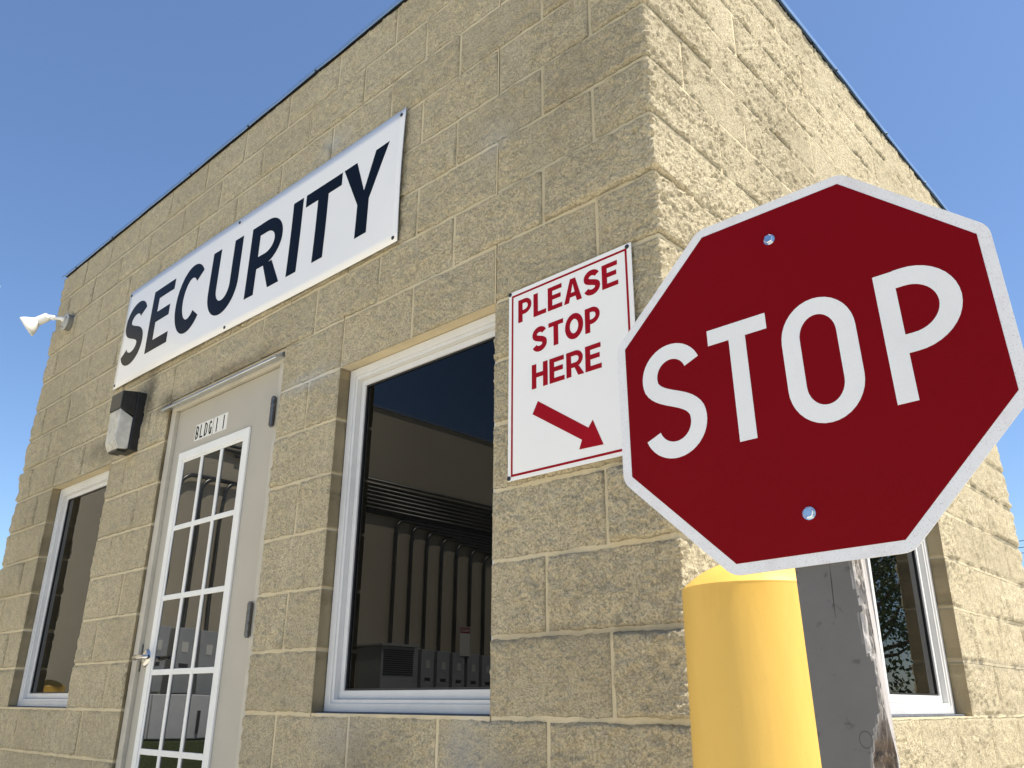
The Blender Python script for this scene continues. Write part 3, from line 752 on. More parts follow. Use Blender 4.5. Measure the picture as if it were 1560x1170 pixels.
# ------------------------------------------------------------------ STOP sign on a rough painted timber post
MX = Vector((0.99729, 0.0630, 0.03812)); MY = Vector((-0.04095, 0.0443, 0.99818)); MN = Vector((0.0612, -0.99703, 0.04676)); SP = Vector((0.5452, -0.53916, 0.52227))
stp = tag(empty('stop_sign', (SP + MY * (-1.33) + MN * (-0.05))[:]), 'red octagonal STOP sign bolted to a weathered grey timber post', 'stop sign')
def sg(x, y, o): return SP + MX * x + MY * y + MN * o
def refl_mat(name, col, col2=None):
    mt, t, b = newmat(name); p_ = pos(t)
    f = noise(t, 6, 5, 0.7, p_)
    c_ = ramp(t, f, [(0.3, tuple(c * .96 for c in col)), (0.7, tuple(min(1, c * 1.03) for c in col))])
    sp = ramp(t, noise(t, 420, 3, 0.7, p_), [(0.32, 0.7), (0.42, 0.0)])
    wv = nd(t, 'ShaderNodeTexVoronoi'); wv.inputs['Scale'].default_value = 330; t.links.new(p_, wv.inputs['Vector'])
    c_ = mix(t, ramp(t, wv.outputs['Distance'], [(0.0, 0.10), (0.5, 0.0)]), c_, tuple(c * .5 for c in col))
    if col2:
        c_ = mix(t, sp, c_, col2)
        st_ = ramp(t, noise(t, 9, 6, 0.75, p_, 0.5), [(0.50, 0.0), (0.75, 0.45)]); c_ = mix(t, st_, c_, (0.55, 0.45, 0.42))
    t.links.new(c_, b.inputs['Base Color']); b.inputs['Roughness'].default_value = 0.5
    b.inputs['Specular IOR Level'].default_value = 0.09
    bump(t, b, wv.outputs['Distance'], 0.00015, 0.6)
    return mt
M_SRED = refl_mat('red_reflective_sheeting', (0.175, 0.0010, 0.0035))
M_SWHT = refl_mat('white_reflective_sheeting', (0.74, 0.73, 0.72), (0.45, 0.38, 0.37))
M_SLET = refl_mat('white_reflective_letter', (0.74, 0.73, 0.71))
def octa(hw, rad=0.0, n=1):
    pts = []
    for k in range(8):
        th = math.radians(22.5 + 45 * k); R0 = hw / math.cos(math.radians(22.5)); v = Vector((R0 * math.cos(th), R0 * math.sin(th)))
        if rad:
            th0 = math.radians(22.5 + 45 * (k - 1)); th2 = math.radians(22.5 + 45 * (k + 1))
            a_ = (Vector((R0 * math.cos(th0), R0 * math.sin(th0))) - v).normalized(); b_ = (Vector((R0 * math.cos(th2), R0 * math.sin(th2))) - v).normalized()
            for i in range(n + 1):
                u = i / n; pts.append(((1 - u) ** 2 * (v + a_ * rad) + 2 * u * (1 - u) * v + u * u * (v + b_ * rad)))
        else: pts.append(v)
    return pts
HW = 0.3048
mb = MB(); P = octa(HW, 0.014, 5); n = len(P)
mb.add([sg(p.x, p.y, 0) for p in P] + [sg(p.x, p.y, -0.002) for p in P], [tuple(range(n)), tuple(range(2 * n - 1, n - 1, -1))], 0)
mb.f[0] = tuple(range(n)); mb.mi[0] = 0; mb.mi[1] = 1
for i in range(n): mb.f.append((i, i + n, (i + 1) % n + n, (i + 1) % n)); mb.mi.append(1)
part(mb, 'panel', [M_SWHT, simple('aluminium_sign_back', (0.6, 0.6, 0.6), 0.4, 0.8)], stp)
mb = MB(); P = octa(HW - 0.0170); n = 8
mb.add([sg(p.x, p.y, 0.0004) for p in P] + [sg(p.x, p.y, 0.00005) for p in P], [tuple(range(n))] + [(i, i + n, (i + 1) % n + n, (i + 1) % n) for i in range(n)])
part(mb, 'red_face', M_SRED, stp)
I_ = 0.0254
specs = [(-10.15 * I_, -4.1 * I_, 4.55 * I_), (-5.05 * I_, -4.03 * I_, 4.02 * I_), (-0.22 * I_, -4.12 * I_, 4.45 * I_), (5.62 * I_, -4.03 * I_, 4.30 * I_)]
letters('STOP', specs, 1.12 * I_, 8.1 * I_, stp, M_SLET, sg, tv=1.10 * I_, lift=0.0005, thick=0.0003, maxseg=0.02)
for by in (9.15, -9.12):
    q = MB(); c_ = sg(-0.05 * I_, by * I_, 0); bp = lambda x, y, o: c_ + MX * x + MY * y + MN * o
    hx_ = [(0.0082 * math.cos(math.radians(60 * k + 12)), 0.0082 * math.sin(math.radians(60 * k + 12))) for k in range(6)]
    hi_ = [(x * .86, y * .86) for x, y in hx_]
    vs = [bp(x, y, 0.0003) for x, y in hx_] + [bp(x, y, 0.0055) for x, y in hx_] + [bp(x, y, 0.0066) for x, y in hi_]
    q.add(vs, [tuple(range(12, 18))] + [(i, (i + 1) % 6, (i + 1) % 6 + 6, i + 6) for i in range(6)] + [(i + 6, (i + 1) % 6 + 6, (i + 1) % 6 + 12, i + 12) for i in range(6)])
    q.tube([bp(0, 0, 0.0002), bp(0, 0, 0.0016)], 0.0096, 20)
    part(q, 'bolt', M_ZINC, stp)
# post: ragged, checked arris on the sunny edge, broken knot
def post_mat():
    mt, t, b = newmat('weathered_painted_timber'); p_ = pos(t)
    mp = nd(t, 'ShaderNodeMapping'); mp.inputs['Scale'].default_value = (1, 1, 0.12); t.links.new(p_, mp.inputs['Vector']); g_ = mp.outputs[0]
    paint = ramp(t, noise(t, 5, 5, 0.7, p_), [(0.3, (0.120, 0.113, 0.105)), (0.7, (0.150, 0.142, 0.134))])
    lit_side = nd(t, 'ShaderNodeAttribute'); lit_side.attribute_name = 'side'
    paint = mix(t, lit_side.outputs['Fac'], paint, ramp(t, noise(t, 40, 5, 0.7, g_), [(0.35, (0.30, 0.27, 0.25)), (0.6, (0.46, 0.43, 0.41))]))  # sunlit side face lighter, shaded front darker: light put into the paint colour
    at = nd(t, 'ShaderNodeAttribute'); at.attribute_name = 'wear'
    wood = ramp(t, noise(t, 75, 6, 0.75, g_), [(0.34, (0.035, 0.03, 0.027)), (0.47, (0.30, 0.27, 0.24)), (0.62, (0.62, 0.58, 0.54))])
    ad = nd(t, 'ShaderNodeMath', operation='ADD'); ad.inputs[1].default_value = -0.22
    t.links.new(noise(t, 26, 5, 0.7, g_), ad.inputs[0])
    ad2 = nd(t, 'ShaderNodeMath', operation='ADD'); t.links.new(ad.outputs[0], ad2.inputs[0]); t.links.new(at.outputs['Fac'], ad2.inputs[1])
    fac = ramp(t, ad2.outputs[0], [(0.70, 0.0), (0.86, 1.0)])
    col = mix(t, fac, paint, wood)
    # hairline checks and scuffs
    ck = ramp(t, noise(t, 26, 4, 0.6, g_, 0.2), [(0.655, 0.0), (0.675, 0.9)])
    col = mix(t, ck, col, (0.10, 0.09, 0.08))
    sc = ramp(t, noise(t, 48, 4, 0.6, p_), [(0.62, 0.0), (0.70, 0.6)]); col = mix(t, sc, col, (0.055, 0.05, 0.045))
    for cx, cz, rr_, ww in ((0.6245, 0.1605, 0.0052, 0.0006), (0.5935, -0.003, 0.0078, 0.0007)):
        mpp = nd(t, 'ShaderNodeMapping'); mpp.inputs['Location'].default_value = (-cx, 0, -cz); mpp.inputs['Scale'].default_value = (1, 0, 0.8 if rr_ > .006 else 1); t.links.new(p_, mpp.inputs['Vector'])
        ln = nd(t, 'ShaderNodeVectorMath', operation='LENGTH'); t.links.new(mpp.outputs[0], ln.inputs[0])
        f1 = nd(t, 'ShaderNodeMath', operation='SUBTRACT'); t.links.new(ln.outputs['Value'], f1.inputs[0]); f1.inputs[1].default_value = rr_
        f2 = nd(t, 'ShaderNodeMath', operation='ABSOLUTE'); t.links.new(f1.outputs[0], f2.inputs[0])
        f3 = nd(t, 'ShaderNodeMapRange'); t.links.new(f2.outputs[0], f3.inputs[0]); f3.inputs[1].default_value = 0; f3.inputs[2].default_value = ww * 1.6; f3.inputs[3].default_value = 0.8; f3.inputs[4].default_value = 0
        col = mix(t, f3.outputs[0], col, (0.05, 0.045, 0.04))
    for cx, cz, hw, hh in ((0.5725, 0.185, 0.0003, 0.045),):
        wob = nd(t, 'ShaderNodeMath', operation='MULTIPLY_ADD'); t.links.new(noise(t, 30, 3, 0.6, p_), wob.inputs[0]); wob.inputs[1].default_value = 1.2
        mpp = nd(t, 'ShaderNodeMapping'); mpp.inputs['Location'].default_value = (-cx / hw / 3, 0, -cz / hh); mpp.inputs['Scale'].default_value = (1 / hw / 3, 0, 1 / hh); t.links.new(p_, mpp.inputs['Vector'])
        ln = nd(t, 'ShaderNodeVectorMath', operation='LENGTH'); t.links.new(mpp.outputs[0], ln.inputs[0]); t.links.new(ln.outputs['Value'], wob.inputs[2])
        f3 = nd(t, 'ShaderNodeMapRange'); t.links.new(wob.outputs[0], f3.inputs[0]); f3.inputs[1].default_value = 1.2; f3.inputs[2].default_value = 1.6; f3.inputs[3].default_value = 0.85; f3.inputs[4].default_value = 0
        col = mix(t, f3.outputs[0], col, (0.03, 0.027, 0.024))
    kn = nd(t, 'ShaderNodeAttribute'); kn.attribute_name = 'knot'
    col = mix(t, kn.outputs['Fac'], col, ramp(t, noise(t, 60, 5, 0.7, p_), [(0.3, (0.03, 0.022, 0.018)), (0.7, (0.19, 0.14, 0.10))]))
    t.links.new(col, b.inputs['Base Color']); b.inputs['Roughness'].default_value = 0.7; b.inputs['Specular IOR Level'].default_value = 0.3
    n1 = bump(t, b, noise(t, 110, 5, 0.7, g_), 0.0015, 0.5); bump(t, b, fac, 0.0012, 0.8, n1)
    return mt
Hh = 3.5 * I_ / 2; cxp = 0.0105
NP = 30; prof = []   # local (x, o) around; o = along normal MN from -0.003 (front) to back
front, back = -0.003, -0.003 - 0.027
L_ = cxp - Hh; R2 = cxp + Hh
def edge(a_, b_, n): return [(a_[0] + (b_[0] - a_[0]) * i / n, a_[1] + (b_[1] - a_[1]) * i / n) for i in range(n)]
prof = edge((L_, front), (R2, front), 26) + edge((R2, front), (R2, back), 26) + edge((R2, back), (L_, back), 6) + edge((L_, back), (L_, front), 6)
ys = np.arange(-1.36, 0.285, 0.0032); k = len(prof)
pv = []; wear = []; knot = []; side = []
pr = np.array(prof)
for y in ys:
    c_ = vn([y + 3.0], [0.0], 0.09, 5)[0] + 0.6 * vn([y + 3.0], [0.0], 0.028, 6)[0] + 0.3 * vn([y + 3.0], [0.0], 0.008, 61)[0]
    cut = 0.0030 + 0.010 * max(0, c_ + 0.02)
    kc = math.exp(-((y + 0.555) / 0.045) ** 2); kc2 = math.exp(-((y + 0.335) / 0.018) ** 2) * .5
    cut += 0.019 * kc + 0.006 * kc2
    for i, (x, o) in enumerate(prof):
        dR = (R2 - x); dF = (front - o); s_ = dR + dF; w_ = 0.0; kn_ = 0.0
        if s_ < cut and o > back + 0.001:
            m_ = (cut - s_); g_ = (0.5 * vn([y * .15], [s_ * 1.0], 0.004, 8)[0] + 0.5 * vn([y * .3], [s_], 0.002, 18)[0]) * 0.005
            x2 = x - m_ * 0.5 + g_; o2 = o - m_ * 0.5 + g_ * .6; w_ = 1.0; kn_ = kc * 1.3 if kc > 0.25 else 0.0
            if kc > 0.3: x2 -= 0.003 * abs(vn([y], [s_], 0.012, 28)[0]); o2 -= 0.012 * kc * abs(vn([y], [s_], 0.02, 38)[0])
            x, o = x2, o2
        elif s_ < cut + 0.006: w_ = 0.45
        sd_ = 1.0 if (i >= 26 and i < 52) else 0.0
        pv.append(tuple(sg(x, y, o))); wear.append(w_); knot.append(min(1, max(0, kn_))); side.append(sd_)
mb = MB(); mb.v = pv
for r_ in range(len(ys) - 1):
    for i in range(k): mb.f.append((r_ * k + i, r_ * k + (i + 1) % k, (r_ + 1) * k + (i + 1) % k, (r_ + 1) * k + i)); mb.mi.append(0)
mb.f.append(tuple(range((len(ys) - 1) * k, len(ys) * k))); mb.f.append(tuple(range(k - 1, -1, -1))); mb.mi += [0, 0]
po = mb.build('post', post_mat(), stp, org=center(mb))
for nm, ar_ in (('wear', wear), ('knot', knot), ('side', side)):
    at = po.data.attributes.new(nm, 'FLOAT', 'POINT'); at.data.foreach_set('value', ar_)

# ------------------------------------------------------------------ yellow bollard
def boll_mat():
    mt, t, b = newmat('yellow_plastic_sleeve'); p_ = pos(t)
    mp = nd(t, 'ShaderNodeMapping'); mp.inputs['Scale'].default_value = (1, 1, 0.25); t.links.new(p_, mp.inputs['Vector'])
    c_ = ramp(t, noise(t, 9, 5, 0.6, mp.outputs[0]), [(0.3, (0.70, 0.43, 0.085)), (0.7, (0.75, 0.465, 0.095))])
    s_ = ramp(t, noise(t, 60, 6, 0.7, p_, 1.2), [(0.70, 0.0), (0.75, 0.5)]); c_ = mix(t, s_, c_, (0.85, 0.68, 0.33))
    dt = ramp(t, noise(t, 22, 6, 0.75, mp.outputs[0]), [(0.52, 0.0), (0.75, 0.22)]); c_ = mix(t, dt, c_, (0.45, 0.28, 0.06))
    sp = ramp(t, noise(t, 210, 2, 0.6, p_), [(0.76, 0.0), (0.80, 0.8)]); c_ = mix(t, sp, c_, (0.12, 0.08, 0.03))
    t.links.new(c_, b.inputs['Base Color']); b.inputs['Roughness'].default_value = 0.5
    n1 = bump(t, b, noise(t, 14, 3, 0.6, mp.outputs[0]), 0.004, 0.5); bump(t, b, noise(t, 300, 3, 0.6, p_), 0.0003, 0.5, n1); return mt
M_YEL = boll_mat()
def bollard(x, y, zs, r, label, cat='bollard', grp=None, n=64):
    root = tag(empty('bollard', (x, y, GZ)), label, cat, grp)
    q = MB(); q.tube([(x, y, GZ), (x, y, zs - 0.004), (x, y, zs)], [r * 1.012, r, r * 0.992], n, caps=False)
    part(q, 'sleeve', M_YEL, root, smooth=True)
    hd = r * 0.42; RR = (r * r + hd * hd) / (2 * hd); q = MB(); dome = [(r * 0.996, zs - 0.004), (r * 1.0, zs - 0.0005)]
    for i in range(17):
        rho = r * 0.997 * math.cos(math.pi / 2 * i / 16); dome.append((rho, zs + 0.0005 + math.sqrt(RR * RR - rho * rho) - (RR - hd)))
    q.tube([(x, y, z) for _, z in dome], [max(rr, 0.0005) for rr, _ in dome], n, caps=False)
    dm_ = part(q, 'dome_cap', M_YEL, root, smooth=True); md = dm_.modifiers.new('split', 'EDGE_SPLIT'); md.split_angle = math.radians(25)
    return root
bollard(0.345, -0.335, 0.222, 0.120, 'yellow dome-topped bollard in front of the building corner behind the stop sign')

# ------------------------------------------------------------------ wall-pack lamp by the door
wp = tag(empty('wall_lamp', (-3.21, 0, 1.2)), 'black wall-pack lamp with clear ribbed lens left of the door', 'wall lamp')
wx0, wx1, wz0, wz1 = -3.278, -3.140, 1.215, 1.540
q = MB(); q.box(wx0, wx1, -0.048, 0.012, wz0 + 0.012, wz1); part(q, 'housing', M_HOUSE, wp, bevel=0.004)
q = MB()
hood = [(-0.0482, wz1 - 0.001), (-0.124, wz1 - 0.014), (-0.124, wz1 - 0.105), (-0.0482, wz1 - 0.135)]
q.prism([(wx0 + 0.001, y, z) for y, z in hood][::-1], wx1 - wx0 - 0.002, (1, 0, 0)); part(q, 'hood', M_HOUSE, wp, bevel=0.004)
def lens_mat():
    mt, t, b = newmat('ribbed_lens'); p_ = pos(t)
    sep = nd(t, 'ShaderNodeSeparateXYZ'); t.links.new(p_, sep.inputs[0])
    wv = nd(t, 'ShaderNodeTexWave', wave_type='BANDS', bands_direction='X'); wv.inputs['Scale'].default_value = 22; t.links.new(p_, wv.inputs['Vector'])
    b.inputs['Base Color'].default_value = (0.5, 0.48, 0.43, 1); b.inputs['Roughness'].default_value = 0.12
    b.inputs['Coat Weight'].default_value = 0.6
    t.links.new(mix(t, 0.45, ramp(t, noise(t, 18, 2, 0.5, p_), [(0.40, (0.34, 0.33, 0.30)), (0.6, (0.58, 0.56, 0.50))]), ramp(t, wv.outputs['Fac'], [(0.3, (0.20, 0.20, 0.18)), (0.7, (0.72, 0.70, 0.63))])), b.inputs['Base Color'])
    bump(t, b, wv.outputs['Fac'], 0.004); return mt
q = MB()
ln = [(-0.0485, wz1 - 0.142), (-0.120, wz1 - 0.107), (-0.118, wz0 + 0.045), (-0.100, wz0 + 0.008), (-0.0485, wz0 + 0.016)]
q.prism([(wx0 + 0.008, y, z) for y, z in ln][::-1], wx1 - wx0 - 0.016, (1, 0, 0)); part(q, 'lens', lens_mat(), wp, bevel=0.005)
q = MB(); q.box(wx0 + 0.02, wx1 - 0.02, -0.098, -0.050, wz0 - 0.002, wz0 + 0.0118); part(q, 'base_rim', M_HOUSE, wp, bevel=0.002)

# ------------------------------------------------------------------ floodlight at the far left corner
fl = tag(empty('floodlight', (-4.58, 0, 2.39)), 'white swivel floodlight on a round grey box at the far left corner', 'floodlight')
c0 = Vector((-4.560, 0.008, 2.392))
q = MB(); q.tube([c0, c0 + Vector((0, -0.048, 0))], 0.056, 28); part(q, 'junction_box', M_FLG, fl)
q = MB(); a0_ = c0 + Vector((0, -0.0482, 0)); q.tube([a0_, a0_ + Vector((0, -0.005, 0)), a0_ + Vector((0, -0.007, 0))], [0.059, 0.059, 0.052], 28); part(q, 'cover_plate', M_PALEBLK, fl)
q = MB()
for dx, dz in ((0.03, 0.02), (-0.02, -0.035)): q.tube([a0_ + Vector((dx, -0.007, dz)), a0_ + Vector((dx, -0.0095, dz))], 0.006, 10)
part(q, 'plate_screw', M_SCREW, fl)
k0_ = Vector((-4.640, -0.092, 2.427)); k1_ = Vector((-4.668, -0.118, 2.436)); k2_ = Vector((-4.706, -0.165, 2.396)); k3_ = Vector((-4.712, -0.238, 2.338))
k3_ = Vector((-4.735, -0.218, 2.346))
q = MB(); q.tube([a0_ + Vector((0, -0.006, 0.01)), c0 + Vector((-0.02, -0.07, 0.022)), k0_], [0.022, 0.013, 0.011], 14)
q.tube([k0_ + Vector((0.012, 0.01, -0.002)), k0_, k1_], [0.014, 0.017, 0.015], 14); part(q, 'swivel_arm', M_FLW, fl, smooth=True)
dr = (k2_ - k1_).normalized()
q = MB(); q.tube([k1_ - dr * .004, k1_, k1_ + dr * 0.006, k2_], [0.018, 0.026, 0.029, 0.031], 24); part(q, 'lamp_socket', M_FLW, fl, smooth=False)
d2 = (k3_ - k2_).normalized()
q = MB()
prf = [(0.0, 0.0312), (0.012, 0.036), (0.030, 0.050), (0.050, 0.063), (0.064, 0.069), (0.070, 0.071), (0.076, 0.071), (0.076, 0.066), (0.060, 0.060), (0.03, 0.04)]
ll = (k3_ - k2_).length / 0.076
q.tube([k2_ + d2 * a_ * ll for a_, _ in prf], [r for _, r in prf], 32); part(q, 'lamp_shade', M_FLW, fl, smooth=True)
q = MB(); q.tube([k2_ + d2 * .058 * ll, k2_ + d2 * 0.068 * ll, k2_ + d2 * .073 * ll], [0.058, 0.050, 0.02], 24); part(q, 'bulb', M_PLATE, fl, smooth=True)

# ------------------------------------------------------------------ power lines seen past the right corner
M_WIRE = simple('black_wire', (0.02, 0.02, 0.022), 0.6)
M_POLE = simple('brown_pole_wood', (0.16, 0.11, 0.07), 0.85, 0, 0.25, 12, 0.004, 60)
poles = []
for (px, py), lb in (((-44, 30), 'brown wooden utility pole at the left end of the power lines'), ((26, 30), 'brown wooden utility pole at the right end of the power lines')):
    r_ = tag(empty('utility_pole', (px, py, GZ)), lb, 'utility pole', 'poles carrying the power lines')
    q = MB(); q.tube([(px, py, GZ), (px, py, 6.2)], [0.16, 0.11], 12); part(q, 'pole', M_POLE, r_)
    q = MB(); q.box(px - .05, px + .05, py - .9, py + .9, 5.55, 5.67); part(q, 'crossarm', M_POLE, r_)
for k, (z, lb) in enumerate(((5.16, 'uppermost of the three thin power lines beyond the building'), (4.95, 'middle of the three thin power lines beyond the building'), (4.77, 'lowest of the three thin power lines beyond the building'))):
    pts = []
    for i in range(41):
        u = i / 40; x = -44 + 70 * u; sag = 0.9 * (4 * (u - .5) ** 2 - 4 * (0.557 - .5) ** 2)
        pts.append((x, 30 + 0.02 * k, z + sag))
    q = MB(); q.tube(pts, 0.011, 6); o = part(q, 'power_line', M_WIRE, None); tag(o, lb, 'power line', 'power lines beyond the building')

# ------------------------------------------------------------------ the yard the panes mirror: service building, conduits, switch boxes
def panel_wall_mat():
    mt, t, b = newmat('beige_rendered_wall'); p_ = pos(t)
    t.links.new(ramp(t, noise(t, 1.2, 6, 0.65, p_), [(0.3, (0.49, 0.43, 0.32)), (0.7, (0.55, 0.49, 0.37))]), b.inputs['Base Color'])
    b.inputs['Roughness'].default_value = 0.85; bump(t, b, noise(t, 70, 4, 0.7, p_), 0.003); return mt
XW = -8.0; GY = 0.075
ub = tag(empty('service_building', (XW - 3, -8, GZ)), 'plain beige service building facing the guard building across the yard', 'building')
q = MB(); q.box(XW - 6, XW, -17, 0.25, GZ - .05, 3.96); part(q, 'wall', panel_wall_mat(), ub)
q = MB(); q.box(XW - 6.05, XW + 0.03, -17.05, 0.30, 3.9602, 4.0); part(q, 'roof_edge', M_DRIP, ub)
M_CND = simple('grey_steel_conduit', (0.13, 0.13, 0.125), 0.3, 0.6, 0.2, 10)
M_BOXG = simple('grey_switch_box', (0.44, 0.455, 0.45), 0.4, 0.1, 0.08, 6)
M_LOUV = simple('dark_louvre', (0.05, 0.05, 0.05), 0.5)
def ry(yp): return 2 * GY - yp
for i in range(8):
    z = 2.90 - i * 0.055
    q = MB(); q.tube([(XW + 0.045, -16.5, z), (XW + 0.045, ry(2.98 + .12 * i if i > 1 else 2.72), z)], 0.019, 8)
    tag(part(q, 'electrical_conduit', M_CND, None, smooth=True), 'horizontal grey conduit, number %s from the top of the run on the beige service wall' % ['one', 'two', 'three', 'four', 'five', 'six', 'seven', 'eight'][i], 'conduit', 'horizontal conduits on the service wall')
ORD = ['first', 'second', 'third', 'fourth', 'fifth', 'sixth', 'seventh', 'eighth', 'ninth', 'tenth', 'eleventh', 'twelfth', 'thirteenth']
xs_ = [2.55, 2.85, 3.13, 3.42, 3.72, 4.05] + [5.62 + .29 * i for i in range(7)]
for i, yp in enumerate(xs_):
    zt = 2.42 - (i - 6) * 0.045 if i >= 6 else 2.46; zb = 0.78 - 0.008 * i; y0 = ry(yp); R3 = 0.16
    pts = [(XW + 0.05, y0, zb)] + [(XW + 0.05, y0, zt - R3)] + [(XW + 0.05, y0 - R3 + R3 * math.cos(math.radians(t_)), zt - R3 + R3 * math.sin(math.radians(t_))) for t_ in range(15, 91, 15)] + [(XW + 0.05, -16.0, zt)]
    q = MB(); q.tube(pts, 0.024, 8)
    tag(part(q, 'electrical_riser', M_CND, None, smooth=True), '%s grey riser conduit from the near end of the service wall bending into the run' % ORD[i], 'conduit', 'riser conduits above the switch boxes')
    r_ = tag(empty('switch_box', (XW, y0, zb - .7)), 'grey safety switch box under the %s riser conduit on the service wall' % ORD[i], 'switch box', 'switch boxes on the service wall')
    q = MB(); q.box(XW + .002, XW + 0.16, y0 - 0.115, y0 + 0.115, zb - 0.66, zb); part(q, 'cabinet', M_BOXG, r_, bevel=0.006)
    q = MB(); q.box(XW + .1603, XW + .163, y0 - 0.05, y0 + 0.05, zb - 0.40, zb - 0.36); part(q, 'slot', M_LOUV, r_)
    q = MB(); q.box(XW + .1603, XW + .163, y0 - 0.04, y0 + 0.03, zb - 0.24, zb - 0.14); part(q, 'label_plate', M_PLATE, r_)
# louvred unit
y0 = ry(5.40); r_ = tag(empty('equipment_cabinet', (XW + .25, y0, GZ)), 'grey equipment cabinet with a louvred upper half against the service wall', 'cabinet')
q = MB(); q.box(XW + .005, XW + .5, y0 - .27, y0 + .27, GZ, .70); part(q, 'cabinet', M_BOXG, r_, bevel=.01)
q = MB(); q.box(XW - .0 + .003, XW + .54, y0 - .30, y0 + .30, .7003, .73); part(q, 'lid', M_BOXG, r_, bevel=.005)
for i in range(12):
    q = MB(); q.box(XW + .5002, XW + .508, y0 - .24, y0 + .24, .36 + i * .026, .374 + i * .026); part(q, 'louvre', M_LOUV, r_)
gb = MB(); gb.prism([(XW + .001, -16.5, GZ - .02), (XW + 1.65, -16.5, GZ - .02), (XW + 1.1, -16.5, -.31), (XW + .001, -16.5, -.31)][::-1], 16.7, (0, 1, 0))
tag(gb.build('grass_bank', bpy.data.materials['ground']), kind='structure')
# white low cabinets in front
for i in range(4):
    yy = ry(1.9 + i * 0.82); xx = XW + .75
    r_ = tag(empty('white_cabinet', (xx, yy, -.30)), '%s white low utility cabinet on the grass before the service wall' % ORD[i], 'cabinet', 'white cabinets on the grass')
    q = MB(); q.box(xx - .3, xx, yy - .405, yy + .405, -.30, 0.10 + 0.0); part(q, 'cabinet', simple('white_cabinet_paint', (0.68, 0.69, 0.70), .4), r_, bevel=.01)
    q = MB(); q.box(xx + .0003, xx + .02, yy - .06, yy - .03, -.25, -.05); part(q, 'door_handle', M_LOUV, r_)
# danger placard
yy = ry(6.88); r_ = tag(empty('warning_placard', (XW + .17, yy, .70)), 'small white and red DANGER placard above a switch box on the service wall', 'sign')
q = MB(); q.box(XW + .168, XW + .172, yy - .10, yy + .10, .66, 1.06); part(q, 'panel', M_PLATE, r_)
q = MB(); q.box(XW + .1722, XW + .173, yy - .095, yy + .095, .97, 1.05); part(q, 'header', M_REDV, r_)
plc = lambda x, y, o: Vector((XW + .1732 + o, yy - .085 + x, y))
letters('DANGER', [(i * .0285, .985, .023) for i in range(6)], .006, .05, r_, M_PLATE, plc, maxseg=.02)
bollard(-5.8, -0.56, 0.13, 0.12, 'yellow bollard standing off the far left corner of the guard building', n=32)

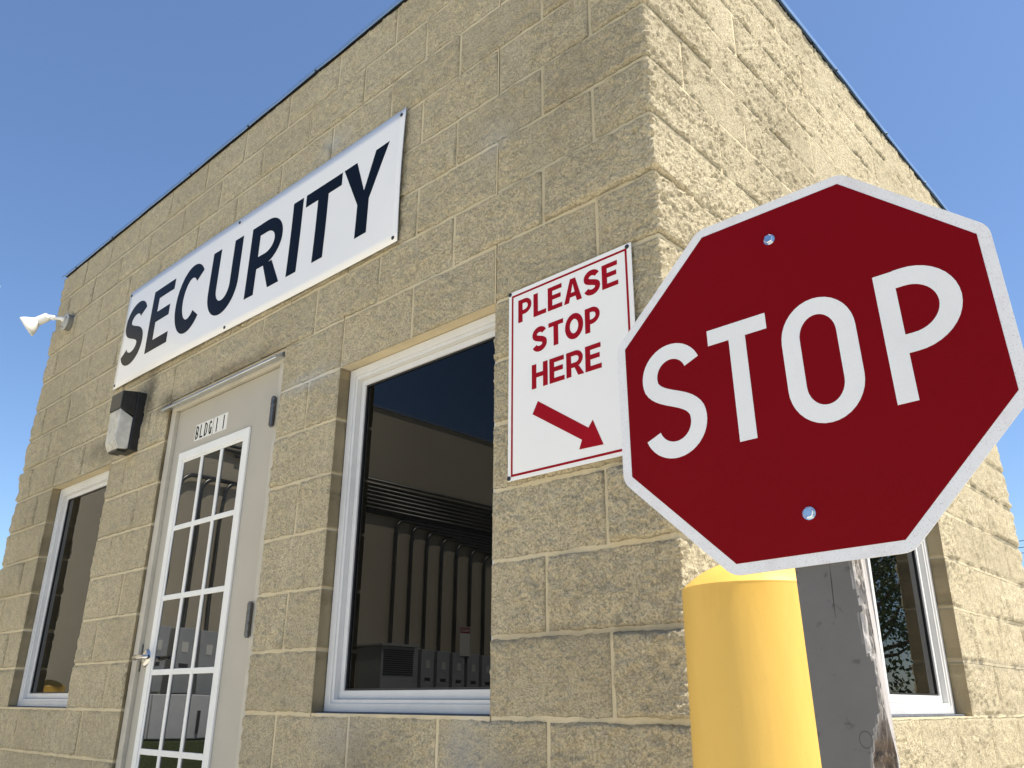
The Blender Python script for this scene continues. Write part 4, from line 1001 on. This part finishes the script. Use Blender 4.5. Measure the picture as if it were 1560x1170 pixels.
# ------------------------------------------------------------------ trees mirrored in the side window
def leaf_mat():
    mt, t, b = newmat('foliage'); p_ = pos(t)
    t.links.new(ramp(t, noise(t, 3, 4, .6, p_), [(0.3, (0.035, 0.065, 0.015)), (0.7, (0.10, 0.14, 0.035))]), b.inputs['Base Color'])
    b.inputs['Roughness'].default_value = 0.6; return mt
M_LEAF = leaf_mat(); M_BARK = simple('bark', (0.12, 0.09, 0.065), 0.9, 0, 0.3, 14, 0.01, 50)
def tree(x, y, H, Rr, sd, label):
    r1 = random.Random(sd); root = tag(empty('oak_tree', (x, y, GZ)), label, 'tree', 'trees beside the pavement')
    q = MB(); top = Vector((x + r1.uniform(-.3, .3), y, GZ + H * .62)); q.tube([(x, y, GZ), (x + .05, y, GZ + H * .3), top], [0.16, 0.12, 0.05], 10)
    cl = []
    for i in range(16):
        z0 = GZ + H * r1.uniform(.28, .6); a_ = r1.uniform(0, 6.28); rr = Rr * r1.uniform(.45, .95); e_ = Vector((x + math.cos(a_) * rr, y + math.sin(a_) * rr, z0 + r1.uniform(.3, H * .38)))
        mid = Vector((x, y, z0)).lerp(e_, .5) + Vector((r1.uniform(-.2, .2), r1.uniform(-.2, .2), -.1)); q.tube([(x, y, z0), mid, e_], [0.05, 0.03, 0.012], 6)
        cl.append(e_); cl.append(mid + Vector((0, 0, .3)))
    part(q, 'trunk', M_BARK, root)
    n = 6500; cen = np.array([cl[i % len(cl)] for i in range(n)]); rs = np.random.RandomState(sd)
    P = cen + rs.normal(0, 1, (n, 3)) * np.array([.32, .32, .24]) * Rr * .55
    vs = []; fs = []
    A = rs.normal(0, 1, (n, 3)); Bv = rs.normal(0, 1, (n, 3)); A /= np.linalg.norm(A, axis=1)[:, None]; Bv -= (A * Bv).sum(1)[:, None] * A; Bv /= np.linalg.norm(Bv, axis=1)[:, None]
    s_ = rs.uniform(.03, .065, n)[:, None]
    V = np.stack([P - A * s_, P - Bv * s_ * .5, P + A * s_, P + Bv * s_ * .5], 1).reshape(-1, 3)
    mb = MB(); mb.v = [tuple(v) for v in V]; mb.f = [(4 * i, 4 * i + 1, 4 * i + 2, 4 * i + 3) for i in range(n)]; mb.mi = [0] * n
    part(mb, 'crown', M_LEAF, root)
tree(3.9, 10.6, 4.6, 1.9, 3, 'spreading oak tree nearest the side window')
tree(5.4, 15.5, 5.4, 2.3, 4, 'taller oak tree behind the nearest one')
tree(8.2, 11.8, 5.0, 2.2, 5, 'oak tree farthest from the side window')
# hedge behind them
q = MB(); rs = np.random.RandomState(9); n = 9000
P = np.stack([rs.uniform(2.2, 11, n), 18.5 + rs.normal(0, .5, n), GZ + np.abs(rs.normal(0, .75, n))], 1); P[:, 2] = np.minimum(P[:, 2], GZ + 1.9 + .3 * np.sin(P[:, 0] * 2))
A = rs.normal(0, 1, (n, 3)); Bv = rs.normal(0, 1, (n, 3)); A /= np.linalg.norm(A, axis=1)[:, None]; Bv -= (A * Bv).sum(1)[:, None] * A; Bv /= np.linalg.norm(Bv, axis=1)[:, None]
V = np.stack([P - A * .07, P - Bv * .04, P + A * .07, P + Bv * .04], 1).reshape(-1, 3)
q.v = [tuple(v) for v in V]; q.f = [(4 * i, 4 * i + 1, 4 * i + 2, 4 * i + 3) for i in range(n)]; q.mi = [0] * n
tag(part(q, 'hedge', M_LEAF, None), 'dark green hedge behind the trees beyond the pavement', 'hedge')
print('blocks', sum(1 for o in bpy.data.objects if o.name.startswith('block')), 'tris', sum(len(o.data.polygons) * 2 for o in bpy.data.objects if o.type == 'MESH'))
